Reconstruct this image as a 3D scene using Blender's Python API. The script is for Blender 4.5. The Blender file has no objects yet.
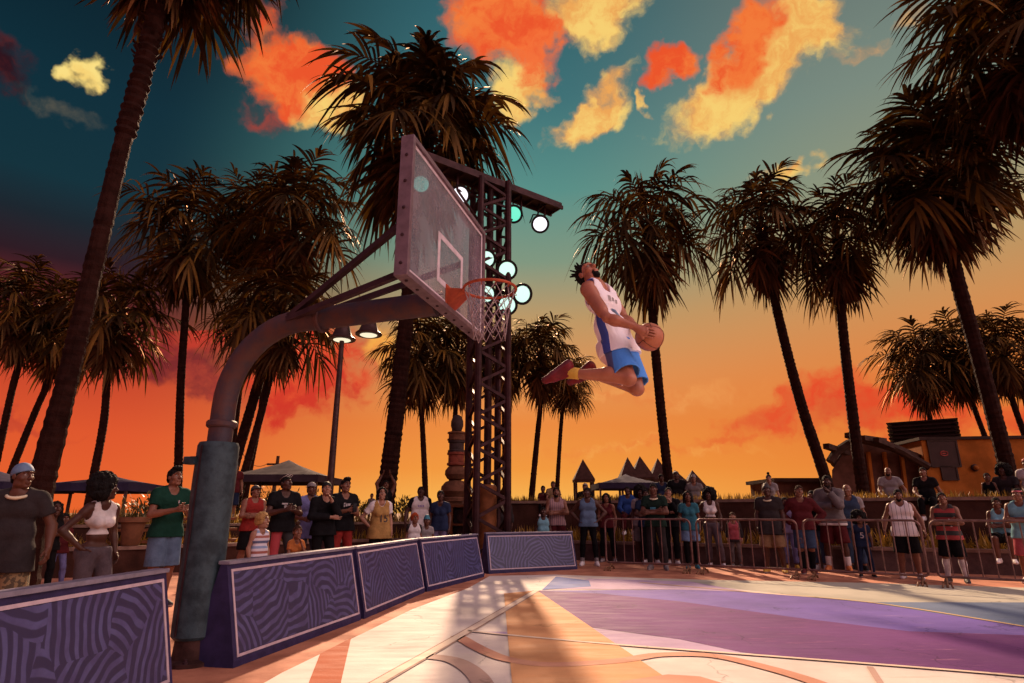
import bpy, bmesh, math, random
import numpy as np
from mathutils import Vector, Matrix

scene = bpy.context.scene
COL = scene.collection
R = math.radians

# ------------------------------------------------------------------ camera
CAM_H, PITCH, FPX = 1.22, R(16), 600.0
cam_d = bpy.data.cameras.new('camera')
cam_d.sensor_width = 36.0
cam_d.lens = FPX / 1024 * 36.0
cam_d.clip_start, cam_d.clip_end = 0.05, 3000
cam = bpy.data.objects.new('camera', cam_d)
COL.objects.link(cam)
cam.location = (0, 0, CAM_H)
cam.rotation_euler = (R(90) + PITCH, 0, 0)
scene.camera = cam


# survey helpers: direction of a sight line, the ground point on it, the point on it at a known distance
def sight(px, py):
    x, y = (px - 512) / FPX, (341.5 - py) / FPX
    return x, math.cos(PITCH) - y * math.sin(PITCH), math.sin(PITCH) + y * math.cos(PITCH)


def gnd(px, py, z=0.0):
    x, y, w = sight(px, py)
    t = (z - CAM_H) / w
    return Vector((x * t, y * t, z))


def at(px, py, Y):
    x, y, w = sight(px, py)
    t = Y / y
    return Vector((x * t, Y, CAM_H + w * t))


def lin(r, g, b):
    def f(c):
        c /= 255.0
        return c / 12.92 if c <= 0.04045 else ((c + 0.055) / 1.055) ** 2.4
    return (f(r), f(g), f(b), 1.0)


# ------------------------------------------------------------------ node helper
class NT:
    def __init__(self, tree):
        self.t = tree
        self.t.nodes.clear()

    def n(self, typ, **kw):
        nd = self.t.nodes.new(typ)
        for k, v in kw.items():
            setattr(nd, k, v)
        return nd

    def put(self, sock, v):
        if v is None:
            return
        if hasattr(v, 'is_output') or hasattr(v, 'links'):
            self.t.links.new(v, sock)
        else:
            sock.default_value = v

    def math(self, op, a, b=None, c=None, clamp=False):
        nd = self.n('ShaderNodeMath', operation=op, use_clamp=clamp)
        for i, v in enumerate((a, b, c)):
            self.put(nd.inputs[i], v)
        return nd.outputs[0]

    def vmath(self, op, a, b=None, scale=None):
        nd = self.n('ShaderNodeVectorMath', operation=op)
        self.put(nd.inputs[0], a)
        self.put(nd.inputs[1], b)
        if scale is not None:
            self.put(nd.inputs['Scale'], scale)
        return nd.outputs['Value'] if op in ('DOT_PRODUCT', 'LENGTH', 'DISTANCE') else nd.outputs[0]

    def noise(self, vec, scale, detail=4, rough=0.55, dim='3D'):
        nd = self.n('ShaderNodeTexNoise', noise_dimensions=dim)
        self.put(nd.inputs['Vector'], vec)
        nd.inputs['Scale'].default_value = scale
        nd.inputs['Detail'].default_value = detail
        nd.inputs['Roughness'].default_value = rough
        return nd

    def ramp(self, fac, stops, interp='LINEAR'):
        nd = self.n('ShaderNodeValToRGB')
        el = nd.color_ramp
        el.interpolation = interp
        while len(el.elements) < len(stops):
            el.elements.new(0.5)
        for e, (p, c) in zip(el.elements, stops):
            e.position = p
            e.color = c
        self.put(nd.inputs[0], fac)
        return nd.outputs[0]

    def mix(self, fac, a, b, blend='MIX'):
        nd = self.n('ShaderNodeMix', data_type='RGBA', blend_type=blend)
        self.put(nd.inputs[0], fac)
        self.put(nd.inputs[6], a)
        self.put(nd.inputs[7], b)
        return nd.outputs[2]

    def smooth(self, v, lo, hi, to0=0.0, to1=1.0):
        nd = self.n('ShaderNodeMapRange', interpolation_type='SMOOTHSTEP')
        self.put(nd.inputs[0], v)
        for i, q in enumerate((lo, hi, to0, to1)):
            self.put(nd.inputs[1 + i], q)
        return nd.outputs[0]


# ------------------------------------------------------------------ sky
SKY_K = 1 / 1.6
SUN_AZ, SUN_EL = R(-3.5), R(31)
world = bpy.data.worlds.new('World')
scene.world = world
world.use_nodes = True
W = NT(world.node_tree)
D = W.n('ShaderNodeTexCoord').outputs['Generated']
sep = W.n('ShaderNodeSeparateXYZ')
W.put(sep.inputs[0], D)
sx, sy, sz = sep.outputs
el = W.math('MULTIPLY', W.math('ARCSINE', sz), 180 / math.pi)
az = W.math('MULTIPLY', W.math('ARCTAN2', sx, sy), 180 / math.pi)
# the elevation ramps (position = elevation / 60 degrees) for the left, middle and right of the bay
e01 = W.math('DIVIDE', el, 60.0, clamp=True)


def stops(lst):
    return [(e / 60.0, lin(*c)) for e, c in lst]


r_left = W.ramp(e01, stops([(0, (232, 98, 40)), (6, (222, 84, 38)), (10, (200, 68, 36)), (14, (120, 34, 30)),
                            (19, (44, 20, 28)), (22, (24, 34, 42)), (25, (14, 48, 58)), (32, (9, 44, 56)), (42, (4, 26, 36)), (52, (0, 13, 20)), (58, (0, 10, 16))]))
r_mid = W.ramp(e01, stops([(0, (247, 184, 84)), (4, (240, 150, 56)), (8, (234, 136, 56)), (12.5, (222, 144, 78)),
                           (18, (188, 150, 98)), (23.5, (124, 148, 124)), (30, (82, 140, 132)), (38, (54, 110, 116)), (50, (36, 84, 96))]))
r_right = W.ramp(e01, stops([(0, (236, 140, 52)), (6, (230, 126, 48)), (11, (226, 130, 60)), (16, (208, 142, 82)),
                             (21, (182, 150, 100)), (27, (142, 148, 122)), (34, (122, 138, 126)), (42, (104, 120, 114)), (55, (60, 80, 82))]))
f_l = W.smooth(az, -35.0, -4.0)
f_r = W.smooth(az, 2.0, 36.0)
sky = W.mix(f_l, r_left, r_mid)
sky = W.mix(f_r, sky, r_right)

# clouds: soft banks at fixed directions with edges torn by noise; each bank belongs to a region of
# the sky and is only worked out there
def region_start():
    """fresh copies of the noise that tears the edges"""
    global DW, fine, fine_c, cl_sky
    D_ = W.n('ShaderNodeTexCoord').outputs['Generated']
    w1 = W.noise(D_, 5.5, 4, 0.6)
    w2 = W.noise(D_, 22.0, 4, 0.6)
    wv = W.vmath('ADD', W.vmath('SCALE', W.vmath('SUBTRACT', w1.outputs['Color'], (0.5, 0.5, 0.5)), scale=0.16),
                 W.vmath('SCALE', W.vmath('SUBTRACT', w2.outputs['Color'], (0.5, 0.5, 0.5)), scale=0.055))
    DW = W.vmath('ADD', D_, wv)
    fine = W.noise(DW, 16.0, 6, 0.62).outputs['Fac']
    fine_c = W.math('SUBTRACT', fine, 0.5)
    cl_sky = sky


def cloud(px, py, rx, ry, tilt, ca, cb, dens=1.0, soft=0.6, tear=0.9):
    """one bank: centre direction, half sizes in pixels of the survey, two tones mixed by the fine noise"""
    global cl_sky
    d = Vector(sight(px, py)).normalized()
    e1 = d.cross(Vector((0, 0, 1))).normalized()
    e2 = e1.cross(d).normalized()
    c, s = math.cos(R(tilt)), math.sin(R(tilt))
    a1, a2 = e1 * c + e2 * s, e2 * c - e1 * s
    k = d.dot(Vector((0, math.cos(PITCH), math.sin(PITCH)))) / FPX
    rx, ry = rx * k, ry * k
    u = W.vmath('DOT_PRODUCT', DW, tuple(a1 / rx))
    v = W.vmath('DOT_PRODUCT', DW, tuple(a2 / ry))
    q = W.math('SQRT', W.math('ADD', W.math('MULTIPLY', u, u), W.math('MULTIPLY', v, v)))
    q = W.math('MULTIPLY_ADD', fine_c, tear, q)
    m = W.smooth(q, 1.0, 1.0 - soft, 0.0, dens)
    tone = W.mix(W.smooth(fine, 0.36, 0.62), lin(*ca), lin(*cb))
    cl_sky = W.mix(m, cl_sky, tone)


def region_end(px, py, deg, cut=None):
    """the region's clouds show inside a cone round a direction (the clouds end well before its edge)"""
    global shader
    d = Vector(sight(px, py)).normalized()
    inside = W.math('GREATER_THAN', W.vmath('DOT_PRODUCT', D, tuple(d)), math.cos(R(deg)))
    b_ = W.n('ShaderNodeBackground')
    W.put(b_.inputs[0], cl_sky)
    b_.inputs[1].default_value = SKY_K
    mx_ = W.n('ShaderNodeMixShader')
    W.put(mx_.inputs[0], inside)
    W.put(mx_.inputs[1], shader)
    W.put(mx_.inputs[2], b_.outputs[0])
    shader = mx_.outputs[0]


# the rest of the dome, behind the court: a soft rose dusk that lights the near sides of things
back = W.ramp(e01, [(0.0, (0.22, 0.08, 0.09, 1)), (0.35, (0.38, 0.20, 0.25, 1)), (1.0, (0.22, 0.15, 0.26, 1))])
f_b = W.smooth(sy, 0.35, -0.15)
front = sky
sky = W.mix(f_b, front, back)
# unseen bright patch added to the sky as fill, high right behind the camera
glow_d = Vector((math.sin(R(118)) * math.cos(R(30)), math.cos(R(118)) * math.cos(R(30)), math.sin(R(30))))
glow = W.smooth(W.vmath('DOT_PRODUCT', D, tuple(glow_d)), 0.62, 0.97)
sky = W.mix(glow, sky, (2.3, 1.58, 1.52, 1))
bg = W.n('ShaderNodeBackground')
W.put(bg.inputs[0], sky)
bg.inputs[1].default_value = SKY_K
shader = bg.outputs[0]

RED, RED2, YEL, YEL2, MAR = (234, 82, 36), (242, 122, 54), (246, 206, 112), (236, 164, 84), (60, 12, 22)
# low dark bank on the left
region_start()
cloud(50, 266, 200, 50, 6, (34, 8, 16), (84, 18, 24), 1.0, 0.35)
cloud(90, 276, 170, 42, 4, (50, 10, 18), (74, 16, 22), 1.0, 0.4)
cloud(215, 268, 60, 40, 0, (110, 26, 28), (60, 14, 22), 0.9, 0.6)
cloud(150, 368, 150, 24, -6, (118, 32, 34), (168, 54, 40), 0.95, 0.7)
cloud(10, 420, 90, 10, 0, (180, 52, 36), (196, 66, 40), 0.6, 0.8)
cloud(195, 325, 60, 40, 10, (206, 52, 34), (190, 84, 52), 0.8, 0.7)
cloud(310, 370, 80, 48, 14, (206, 46, 26), (226, 76, 36), 0.97, 0.5)
cloud(384, 350, 26, 40, 20, (250, 176, 70), (246, 150, 56), 0.85, 0.9)
region_end(150, 330, 31)
# red banks low over the right
region_start()
cloud(600, 396, 190, 16, 4, (240, 160, 84), (228, 122, 56), 0.55, 0.9)
cloud(690, 352, 120, 12, 8, (214, 138, 84), (230, 160, 96), 0.5, 0.9)
cloud(640, 446, 150, 9, 2, (246, 172, 80), (232, 116, 48), 0.5, 0.9)
cloud(790, 402, 110, 24, 10, (230, 66, 30), (224, 90, 42), 0.92, 0.7)
cloud(880, 410, 90, 32, 0, (226, 60, 28), (218, 82, 40), 0.9, 0.7)
cloud(725, 432, 60, 6, 4, (226, 86, 38), (230, 104, 44), 0.7, 0.8)
cloud(1000, 425, 90, 30, 0, (214, 60, 28), (226, 88, 40), 0.85, 0.7)
region_end(800, 405, 31)
# lit tops on the left: yellow first, then the red hearts
region_start()
cloud(288, 64, 74, 42, -22, RED, RED2, 1.0, 0.45)
cloud(326, 100, 48, 28, 32, YEL2, YEL, 1.0, 0.45)
cloud(256, 104, 34, 20, -10, (170, 60, 44), (70, 60, 60), 0.7, 0.8)
cloud(90, 72, 13, 22, -15, YEL, (250, 222, 130), 1.0, 0.55)
cloud(46, 96, 48, 10, -14, (110, 100, 80), (50, 64, 64), 0.5, 0.9)
cloud(4, 58, 40, 34, -10, (92, 26, 22), (44, 12, 20), 0.97, 0.6)
cloud(345, 122, 22, 9, -20, (150, 150, 110), (90, 120, 110), 0.6, 0.9)
region_end(180, 80, 20)
# lit tops over the middle and right
region_start()
cloud(592, 10, 68, 44, 12, YEL, YEL2, 1.0, 0.5)
cloud(519, 84, 32, 30, 10, YEL2, YEL, 1.0, 0.5)
cloud(500, 20, 62, 54, 0, RED, RED2, 1.0, 0.45)
cloud(534, 50, 34, 36, 0, RED, (244, 110, 50), 0.97, 0.5)
cloud(596, 112, 52, 27, 28, YEL, YEL2, 1.0, 0.5)
cloud(652, 98, 7, 12, -10, YEL2, YEL, 0.9, 0.7)
cloud(750, 82, 98, 34, 14, YEL, YEL2, 1.0, 0.5)
cloud(798, 38, 34, 50, -18, YEL, YEL2, 1.0, 0.5)
cloud(742, 54, 50, 30, 34, RED, RED2, 1.0, 0.5)
cloud(676, 68, 30, 19, 0, RED, RED2, 1.0, 0.55)
cloud(794, 161, 32, 10, 8, YEL2, YEL, 0.95, 0.6)
cloud(850, 60, 34, 9, 14, (214, 160, 104), (140, 132, 112), 0.7, 0.8)
cloud(900, 12, 22, 12, 40, (226, 168, 100), (150, 132, 110), 0.7, 0.8)
region_end(680, 70, 27)

# the dusk atmosphere itself adds a faint physical glow
nish = W.n('ShaderNodeTexSky', sky_type='NISHITA')
nish.sun_disc = False
nish.sun_elevation = SUN_EL
nish.sun_rotation = SUN_AZ
nb = W.n('ShaderNodeBackground')
W.put(nb.inputs[0], nish.outputs[0])
nb.inputs[1].default_value = 0.0006
add = W.n('ShaderNodeAddShader')
W.put(add.inputs[0], shader)
W.put(add.inputs[1], nb.outputs[0])
W.put(W.n('ShaderNodeOutputWorld').inputs[0], add.outputs[0])

# ------------------------------------------------------------------ sun
sun_d = bpy.data.lights.new('sun', 'SUN')
sun_d.energy = 5.0
sun_d.angle = R(1.5)                               # a sun low in thin cloud
sun_d.color = (1.0, 0.67, 0.43)
sun = bpy.data.objects.new('sun', sun_d)
COL.objects.link(sun)
sdir = Vector((math.sin(SUN_AZ) * math.cos(SUN_EL), math.cos(SUN_AZ) * math.cos(SUN_EL), math.sin(SUN_EL)))
sun.rotation_euler = sdir.to_track_quat('Z', 'Y').to_euler()

scene.view_settings.view_transform = 'Standard'
scene.view_settings.look = 'None'
scene.view_settings.exposure = 0.68          # 1.6 times; the sky's tones are divided by as much
scene.view_settings.gamma = 1.0
scene.view_settings.use_curve_mapping = False
scene.render.engine = 'CYCLES'
scene.cycles.adaptive_threshold = 0.03
scene.cycles.max_bounces = 6
scene.cycles.diffuse_bounces = 3
scene.cycles.glossy_bounces = 3
scene.cycles.transparent_max_bounces = 8
scene.render.resolution_x, scene.render.resolution_y = 1024, 683


# ------------------------------------------------------------------ materials
MATS = {}


def mat(name, col, rough=0.6, metal=0.0, var=0.25, scale=6.0, bump=0.0, bscale=40.0, spec=0.2, coat=0.0, col2=None, emit=None, estr=0.0):
    """principled material whose colour wanders a little with object-space noise"""
    if name in MATS:
        return MATS[name]
    m = bpy.data.materials.new(name)
    m.use_nodes = True
    t = NT(m.node_tree)
    out = t.n('ShaderNodeOutputMaterial')
    b = t.n('ShaderNodeBsdfPrincipled')
    co = t.n('ShaderNodeTexCoord').outputs['Object']
    if len(col) == 3:
        col = (*col, 1.0)
    c2 = col2 if col2 else tuple(c * (1 - var) for c in col[:3])
    nz = t.noise(co, scale, 5, 0.6).outputs['Fac']
    t.put(b.inputs['Base Color'], t.mix(t.smooth(nz, 0.35, 0.68), col, (*c2[:3], 1.0)))
    b.inputs['Roughness'].default_value = rough
    t.put(b.inputs['Roughness'], t.smooth(nz, 0.2, 0.8, max(0.05, rough - 0.08), min(1, rough + 0.1)))
    b.inputs['Metallic'].default_value = metal
    b.inputs['Specular IOR Level'].default_value = spec
    b.inputs['Coat Weight'].default_value = coat
    if emit:
        b.inputs['Emission Color'].default_value = (*emit[:3], 1.0)
        b.inputs['Emission Strength'].default_value = estr
    if bump:
        bn = t.n('ShaderNodeBump')
        bn.inputs['Strength'].default_value = bump
        bn.inputs['Distance'].default_value = 0.02
        t.put(bn.inputs['Height'], t.noise(co, bscale, 4, 0.6).outputs['Fac'])
        t.put(b.inputs['Normal'], bn.outputs[0])
    t.put(out.inputs[0], b.outputs[0])
    MATS[name] = m
    return m


# ------------------------------------------------------------------ mesh helpers
class MB:
    """collects vertices and faces of ONE mesh"""

    def __init__(self):
        self.v, self.f, self.mi = [], [], []

    def add(self, vs, fs, mi=0):
        o = len(self.v)
        self.v.extend([tuple(p) for p in vs])
        self.f.extend([tuple(i + o for i in q) for q in fs])
        self.mi.extend([mi] * len(fs))

    def box(self, c, size, M=None, mi=0, bev=0.0):
        x, y, z = (s / 2 for s in size)
        if bev <= 0:
            vs = [Vector((a * x, b * y, d * z)) for a in (-1, 1) for b in (-1, 1) for d in (-1, 1)]
            fs = [(0, 1, 3, 2), (4, 6, 7, 5), (0, 4, 5, 1), (2, 3, 7, 6), (0, 2, 6, 4), (1, 5, 7, 3)]
        else:
            bm = bmesh.new()
            bmesh.ops.create_cube(bm, size=1.0, matrix=Matrix.Diagonal((2 * x, 2 * y, 2 * z, 1)))
            bmesh.ops.bevel(bm, geom=bm.edges[:], offset=bev, segments=2, affect='EDGES', profile=0.7)
            bm.verts.index_update()
            vs = [v.co.copy() for v in bm.verts]
            fs = [[v.index for v in f.verts] for f in bm.faces]
            bm.free()
        if M is not None:
            vs = [M @ p for p in vs]
        c = Vector(c)
        self.add([p + c for p in vs], fs, mi)

    def bar(self, a, b, w, h=None, mi=0, up=Vector((0, 0, 1))):
        """rectangular bar from a to b"""
        a, b = Vector(a), Vector(b)
        h = h or w
        d = (b - a).normalized()
        s = d.cross(up)
        if s.length < 1e-4:
            s = d.cross(Vector((1, 0, 0)))
        s.normalize()
        u = s.cross(d)
        vs = [p + s * (i * w / 2) + u * (j * h / 2) for p in (a, b) for i, j in ((-1, -1), (1, -1), (1, 1), (-1, 1))]
        self.add(vs, [(0, 1, 5, 4), (1, 2, 6, 5), (2, 3, 7, 6), (3, 0, 4, 7), (3, 2, 1, 0), (4, 5, 6, 7)], mi)

    def tube(self, pts, rad, n=10, mi=0, caps=True, closed=False):
        pts = [Vector(p) for p in pts]
        m = len(pts)
        rad = [rad] * m if isinstance(rad, (int, float)) else rad
        prev = None
        rings = []
        for i, p in enumerate(pts):
            if closed:
                d = pts[(i + 1) % m] - pts[i - 1]
            else:
                d = pts[min(i + 1, m - 1)] - pts[max(i - 1, 0)]
            d.normalize()
            if prev is None:
                s = d.cross(Vector((0, 0, 1)))
                if s.length < 1e-3:
                    s = d.cross(Vector((1, 0, 0)))
            else:
                s = prev - d * prev.dot(d)
            s.normalize()
            prev = s
            u = s.cross(d)
            rings.append([p + (s * math.cos(2 * math.pi * k / n) + u * math.sin(2 * math.pi * k / n)) * rad[i] for k in range(n)])
        vs = [q for r in rings for q in r]
        fs = []
        for i in range(m if closed else m - 1):
            j = (i + 1) % m
            for k in range(n):
                l = (k + 1) % n
                fs.append((i * n + k, i * n + l, j * n + l, j * n + k))
        if caps and not closed:
            fs.append(tuple(reversed(range(n))))
            fs.append(tuple((m - 1) * n + k for k in range(n)))
        self.add(vs, fs, mi)

    def lathe(self, prof, n=20, c=(0, 0, 0), mi=0, M=None):
        """prof: (radius, z) from bottom to top"""
        vs = []
        for r, z in prof:
            for k in range(n):
                p = Vector((r * math.cos(2 * math.pi * k / n), r * math.sin(2 * math.pi * k / n), z))
                if M is not None:
                    p = M @ p
                vs.append(p + Vector(c))
        fs = []
        for i in range(len(prof) - 1):
            for k in range(n):
                l = (k + 1) % n
                fs.append((i * n + k, i * n + l, (i + 1) * n + l, (i + 1) * n + k))
        fs.append(tuple(reversed(range(n))))
        fs.append(tuple((len(prof) - 1) * n + k for k in range(n)))
        self.add(vs, fs, mi)

    def poly(self, pts, mi=0):
        self.add(pts, [tuple(range(len(pts)))], mi)

    def slab(self, pts, z0, z1, mi=0):
        """upright prism over a plan outline (counter-clockwise)"""
        n = len(pts)
        vs = [(p[0], p[1], z0) for p in pts] + [(p[0], p[1], z1) for p in pts]
        fs = [tuple(reversed(range(n))), tuple(range(n, 2 * n))] + [(i, (i + 1) % n, n + (i + 1) % n, n + i) for i in range(n)]
        self.add(vs, fs, mi)

    def mesh(self, name, mats, smooth=False):
        me = bpy.data.meshes.new(name)
        me.from_pydata(self.v, [], self.f)
        mats = mats if isinstance(mats, (list, tuple)) else [mats]
        for m in mats:
            me.materials.append(m)
        me.polygons.foreach_set('material_index', self.mi)
        if smooth is True:
            me.polygons.foreach_set('use_smooth', [True] * len(me.polygons))
        me.update()
        if smooth == 'auto':
            me.polygons.foreach_set('use_smooth', [True] * len(me.polygons))
            me.set_sharp_from_angle(angle=R(35))
        return me

    def build(self, name, mats, parent=None, smooth=False, loc=None):
        return link(name, self.mesh(name, mats, smooth), parent, loc)


def link(name, me, parent=None, loc=None):
    o = bpy.data.objects.new(name, me)
    COL.objects.link(o)
    if parent is not None:
        o.parent = parent
    if loc is not None:
        o.location = loc
    return o


def tag(o, label=None, cat=None, group=None, kind=None):
    if label:
        o['label'] = label
    if cat:
        o['category'] = cat
    if group:
        o['group'] = group
    if kind:
        o['kind'] = kind
    return o


def thing(name, label, cat, loc=(0, 0, 0), rz=0.0, group=None):
    o = bpy.data.objects.new(name, None)
    o.empty_display_size = 0.2
    COL.objects.link(o)
    o.location = loc
    o.rotation_euler = (0, 0, rz)
    return tag(o, label, cat, group)


def copy_tree(o, parent=None):
    c = o.copy()
    COL.objects.link(c)
    if parent is not None:
        c.parent = parent
    for ch in list(o.children):
        copy_tree(ch, c)
    return c
# ================================================================== the setting
M_pave = mat('pavement', lin(190, 128, 100), 0.8, var=0.35, scale=1.3, bump=0.25, bscale=18, col2=lin(146, 92, 72)[:3])
M_sand = mat('sand', (0.30, 0.17, 0.08), 0.9, var=0.3, scale=0.6, bump=0.3, bscale=8)
ROLL = random.Random(7)

# curb line of the planters round the court (plan), left to right, and the taller wall behind it
CURB = [Vector(p) for p in ((-22, 8.6), (-14.0, 10.6), (-8.2, 12.9), (-4.6, 16.2), (-1.2, 18.2), (1.2, 17.6), (9.9, 13.3), (17, 9.6), (24, 6))]


def offset_line(line, d):
    out = []
    for i, p in enumerate(line):
        a = line[max(i - 1, 0)]
        b = line[min(i + 1, len(line) - 1)]
        t = (b - a).normalized()
        out.append(p + Vector((-t.y, t.x)) * d)
    return out


WALLF = offset_line(CURB, 1.5)

# ground: one sheet of paving to the horizon
g = MB()
g.poly([(-900, -900, 0), (900, -900, 0), (900, 900, 0), (-900, 900, 0)])
tag(g.build('ground', M_pave), kind='structure')

# sand terrace beyond the wall, held up by it
g = MB()
inner = offset_line(WALLF, 0.2)
for i in range(len(inner) - 1):
    a, b = inner[i], inner[i + 1]
    za, zb = [0.95 if q.x < -1.5 else 1.5 for q in (a, b)]
    oa, ob = Vector((a.x * 14, 420)), Vector((b.x * 14, 420))
    g.poly([(a.x, a.y, za), (b.x, b.y, zb), (ob.x, ob.y, 1.5), (oa.x, oa.y, 1.5)])
tag(g.build('sand_terrace', M_sand), kind='structure')


# ---- court

def paint(name, col, wear=0.35, rough=0.42, worn=None):
    """painted concrete, rubbed and scratched"""
    m = bpy.data.materials.new(name)
    m.use_nodes = True
    t = NT(m.node_tree)
    out = t.n('ShaderNodeOutputMaterial')
    b = t.n('ShaderNodeBsdfPrincipled')
    co = t.n('ShaderNodeTexCoord').outputs['Object']
    mp = t.n('ShaderNodeMapping')
    t.put(mp.inputs[0], co)
    mp.inputs['Rotation'].default_value = (0, 0, R(-28))
    mp.inputs['Scale'].default_value = (0.55, 3.4, 1)
    scr = t.noise(mp.outputs[0], 2.6, 7, 0.68).outputs['Fac']
    big = t.noise(co, 0.8, 5, 0.6).outputs['Fac']
    mp2 = t.n('ShaderNodeMapping')
    t.put(mp2.inputs[0], co)
    mp2.inputs['Rotation'].default_value = (0, 0, R(40))
    mp2.inputs['Scale'].default_value = (0.5, 7, 1)
    scr2 = t.noise(mp2.outputs[0], 4.0, 6, 0.7).outputs['Fac']
    grit = t.noise(co, 60, 3, 0.6).outputs['Fac']
    lo = tuple(c * 0.72 for c in col[:3]) + (1,)
    hi = worn if worn else tuple(min(1, c * 1.15 + 0.06) for c in col[:3]) + (1,)
    c = t.mix(t.smooth(big, 0.35, 0.7), col, lo)
    c = t.mix(t.math('MULTIPLY', t.smooth(scr, 0.56, 0.74), wear), c, hi)
    c = t.mix(t.math('MULTIPLY', t.smooth(scr2, 0.62, 0.75), wear), c, hi)
    c = t.mix(t.math('MULTIPLY', t.smooth(scr, 0.42, 0.25), 0.5), c, lo)
    t.put(b.inputs['Base Color'], c)
    t.put(b.inputs['Roughness'], t.smooth(scr, 0.3, 0.7, rough + 0.2, rough + 0.42))
    b.inputs['Specular IOR Level'].default_value = 0.09
    # grit, pinholes and a few wandering hairline cracks
    c = t.mix(t.math('MULTIPLY', t.smooth(grit, 0.55, 0.75), 0.35), c, lo)
    vor = t.n('ShaderNodeTexVoronoi', feature='DISTANCE_TO_EDGE')
    vor.inputs['Scale'].default_value = 0.42
    t.put(vor.inputs['Vector'], t.vmath('ADD', co, t.vmath('SCALE', t.noise(co, 2.0, 4).outputs['Color'], scale=0.7)))
    crack = t.math('MULTIPLY', t.smooth(vor.outputs['Distance'], 0.006, 0.001), t.smooth(big, 0.42, 0.55))
    c = t.mix(t.math('MULTIPLY', crack, 0.6), c, tuple(v * 0.3 for v in col[:3]) + (1,))
    t.put(b.inputs['Base Color'], c)
    bn = t.n('ShaderNodeBump')
    bn.inputs['Strength'].default_value = 0.2
    bn.inputs['Distance'].default_value = 0.01
    t.put(bn.inputs['Height'], grit)
    t.put(b.inputs['Normal'], bn.outputs[0])
    t.put(out.inputs[0], b.outputs[0])
    return m


P_cream = paint('cream_court_paint', (0.68, 0.60, 0.55, 1), 0.5, worn=(0.42, 0.29, 0.23, 1))
P_tower_shadow = paint('peach_tower_shadow_tint', (0.64, 0.32, 0.15, 1), 0.4)  # orange tint of the light tower's shadow, put into the court colour
P_orange = paint('orange_court_paint', (0.38, 0.085, 0.030, 1), 0.3)
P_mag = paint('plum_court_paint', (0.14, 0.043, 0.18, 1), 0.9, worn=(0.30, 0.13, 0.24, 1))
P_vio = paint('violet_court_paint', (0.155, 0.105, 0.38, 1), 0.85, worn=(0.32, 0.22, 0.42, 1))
P_lil = paint('lilac_court_paint', (0.44, 0.32, 0.49, 1), 0.4)
P_steel = paint('steel_blue_court_paint', (0.14, 0.19, 0.29, 1), 0.4)
P_pale = paint('pale_green_court_paint', (0.46, 0.44, 0.36, 1), 0.3)
P_line = paint('cream_line_paint', (0.72, 0.58, 0.46, 1), 0.25)
P_gold = paint('gold_line_paint', (0.70, 0.48, 0.22, 1), 0.25)
P_edge = paint('brown_line_paint', (0.36, 0.23, 0.19, 1), 0.4)
P_coral = paint('coral_line_paint', (0.58, 0.28, 0.19, 1), 0.45)
P_brown = paint('tan_line_paint', (0.46, 0.31, 0.26, 1), 0.45)
P_blue = paint('blue_court_paint', (0.10, 0.15, 0.40, 1), 0.3)

g = MB()
g.poly([(-2.0, -14, .004), (16, -14, .004), (16, 4.0, .004), (9.6, 9.2, .004), (5.6, 11.7, .004), (2.6, 12.6, .004), (0.9, 13.3, .004),
        (-0.45, 13.0, .004), (-0.75, 10.9, .004), (-1.32, 8.6, .004), (-1.83, 5.3, .004), (-2.0, 3)])
g.v[-1] = (-2.0, 3, .004)
tag(g.build('court', P_cream), kind='structure')

marks = []


def band(name, pix, m, z):
    """a painted shape of the court, given by its surveyed outline"""
    q = MB()
    pts = [p if isinstance(p, Vector) else gnd(*p) for p in pix]
    pts = [(p[0], p[1], z) for p in pts]
    bm = bmesh.new()
    f = bm.faces.new([bm.verts.new(p) for p in pts])
    bmesh.ops.triangulate(bm, faces=[f])
    bm.verts.index_update()
    fs = []
    for t in bm.faces:
        t.normal_update()
        idx = [v.index for v in t.verts]
        fs.append(idx if t.normal.z > 0 else idx[::-1])
    q.add([v.co.copy() for v in bm.verts], fs)
    bm.free()
    o = q.build(name, m)
    tag(o, kind='structure')
    return o


def smooth_pts(pts, n=6):
    """Catmull-Rom through ground points"""
    out = []
    P = [pts[0] * 2 - pts[1]] + pts + [pts[-1] * 2 - pts[-2]]
    for i in range(1, len(P) - 2):
        for k in range(n):
            t = k / n
            a, b, c, d = P[i - 1:i + 3]
            out.append(0.5 * ((2 * b) + (c - a) * t + (2 * a - 5 * b + 4 * c - d) * t * t + (3 * b - a - 3 * c + d) * t ** 3))
    out.append(pts[-1])
    return out


def stripe(name, pix, w, m, z, w2=None):
    pts = smooth_pts([Vector(p) if len(p) == 3 else gnd(*p) for p in pix])
    w2 = w2 or w
    q = MB()
    vs, fs = [], []
    for i, p in enumerate(pts):
        d = (pts[min(i + 1, len(pts) - 1)] - pts[max(i - 1, 0)]).normalized()
        s = Vector((-d.y, d.x, 0))
        ww = w + (w2 - w) * i / (len(pts) - 1)
        vs += [(p.x + s.x * ww / 2, p.y + s.y * ww / 2, z), (p.x - s.x * ww / 2, p.y - s.y * ww / 2, z)]
        if i:
            fs.append((2 * i - 1, 2 * i - 2, 2 * i, 2 * i + 1)[::-1])
    q.add(vs, fs)
    for k, f in enumerate(q.f):
        a, b, c = (Vector(q.v[j]) for j in f[:3])
        if (b - a).cross(c - a).z < 0:
            q.f[k] = f[::-1]
    return tag(q.build(name, m), kind='structure')


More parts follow.
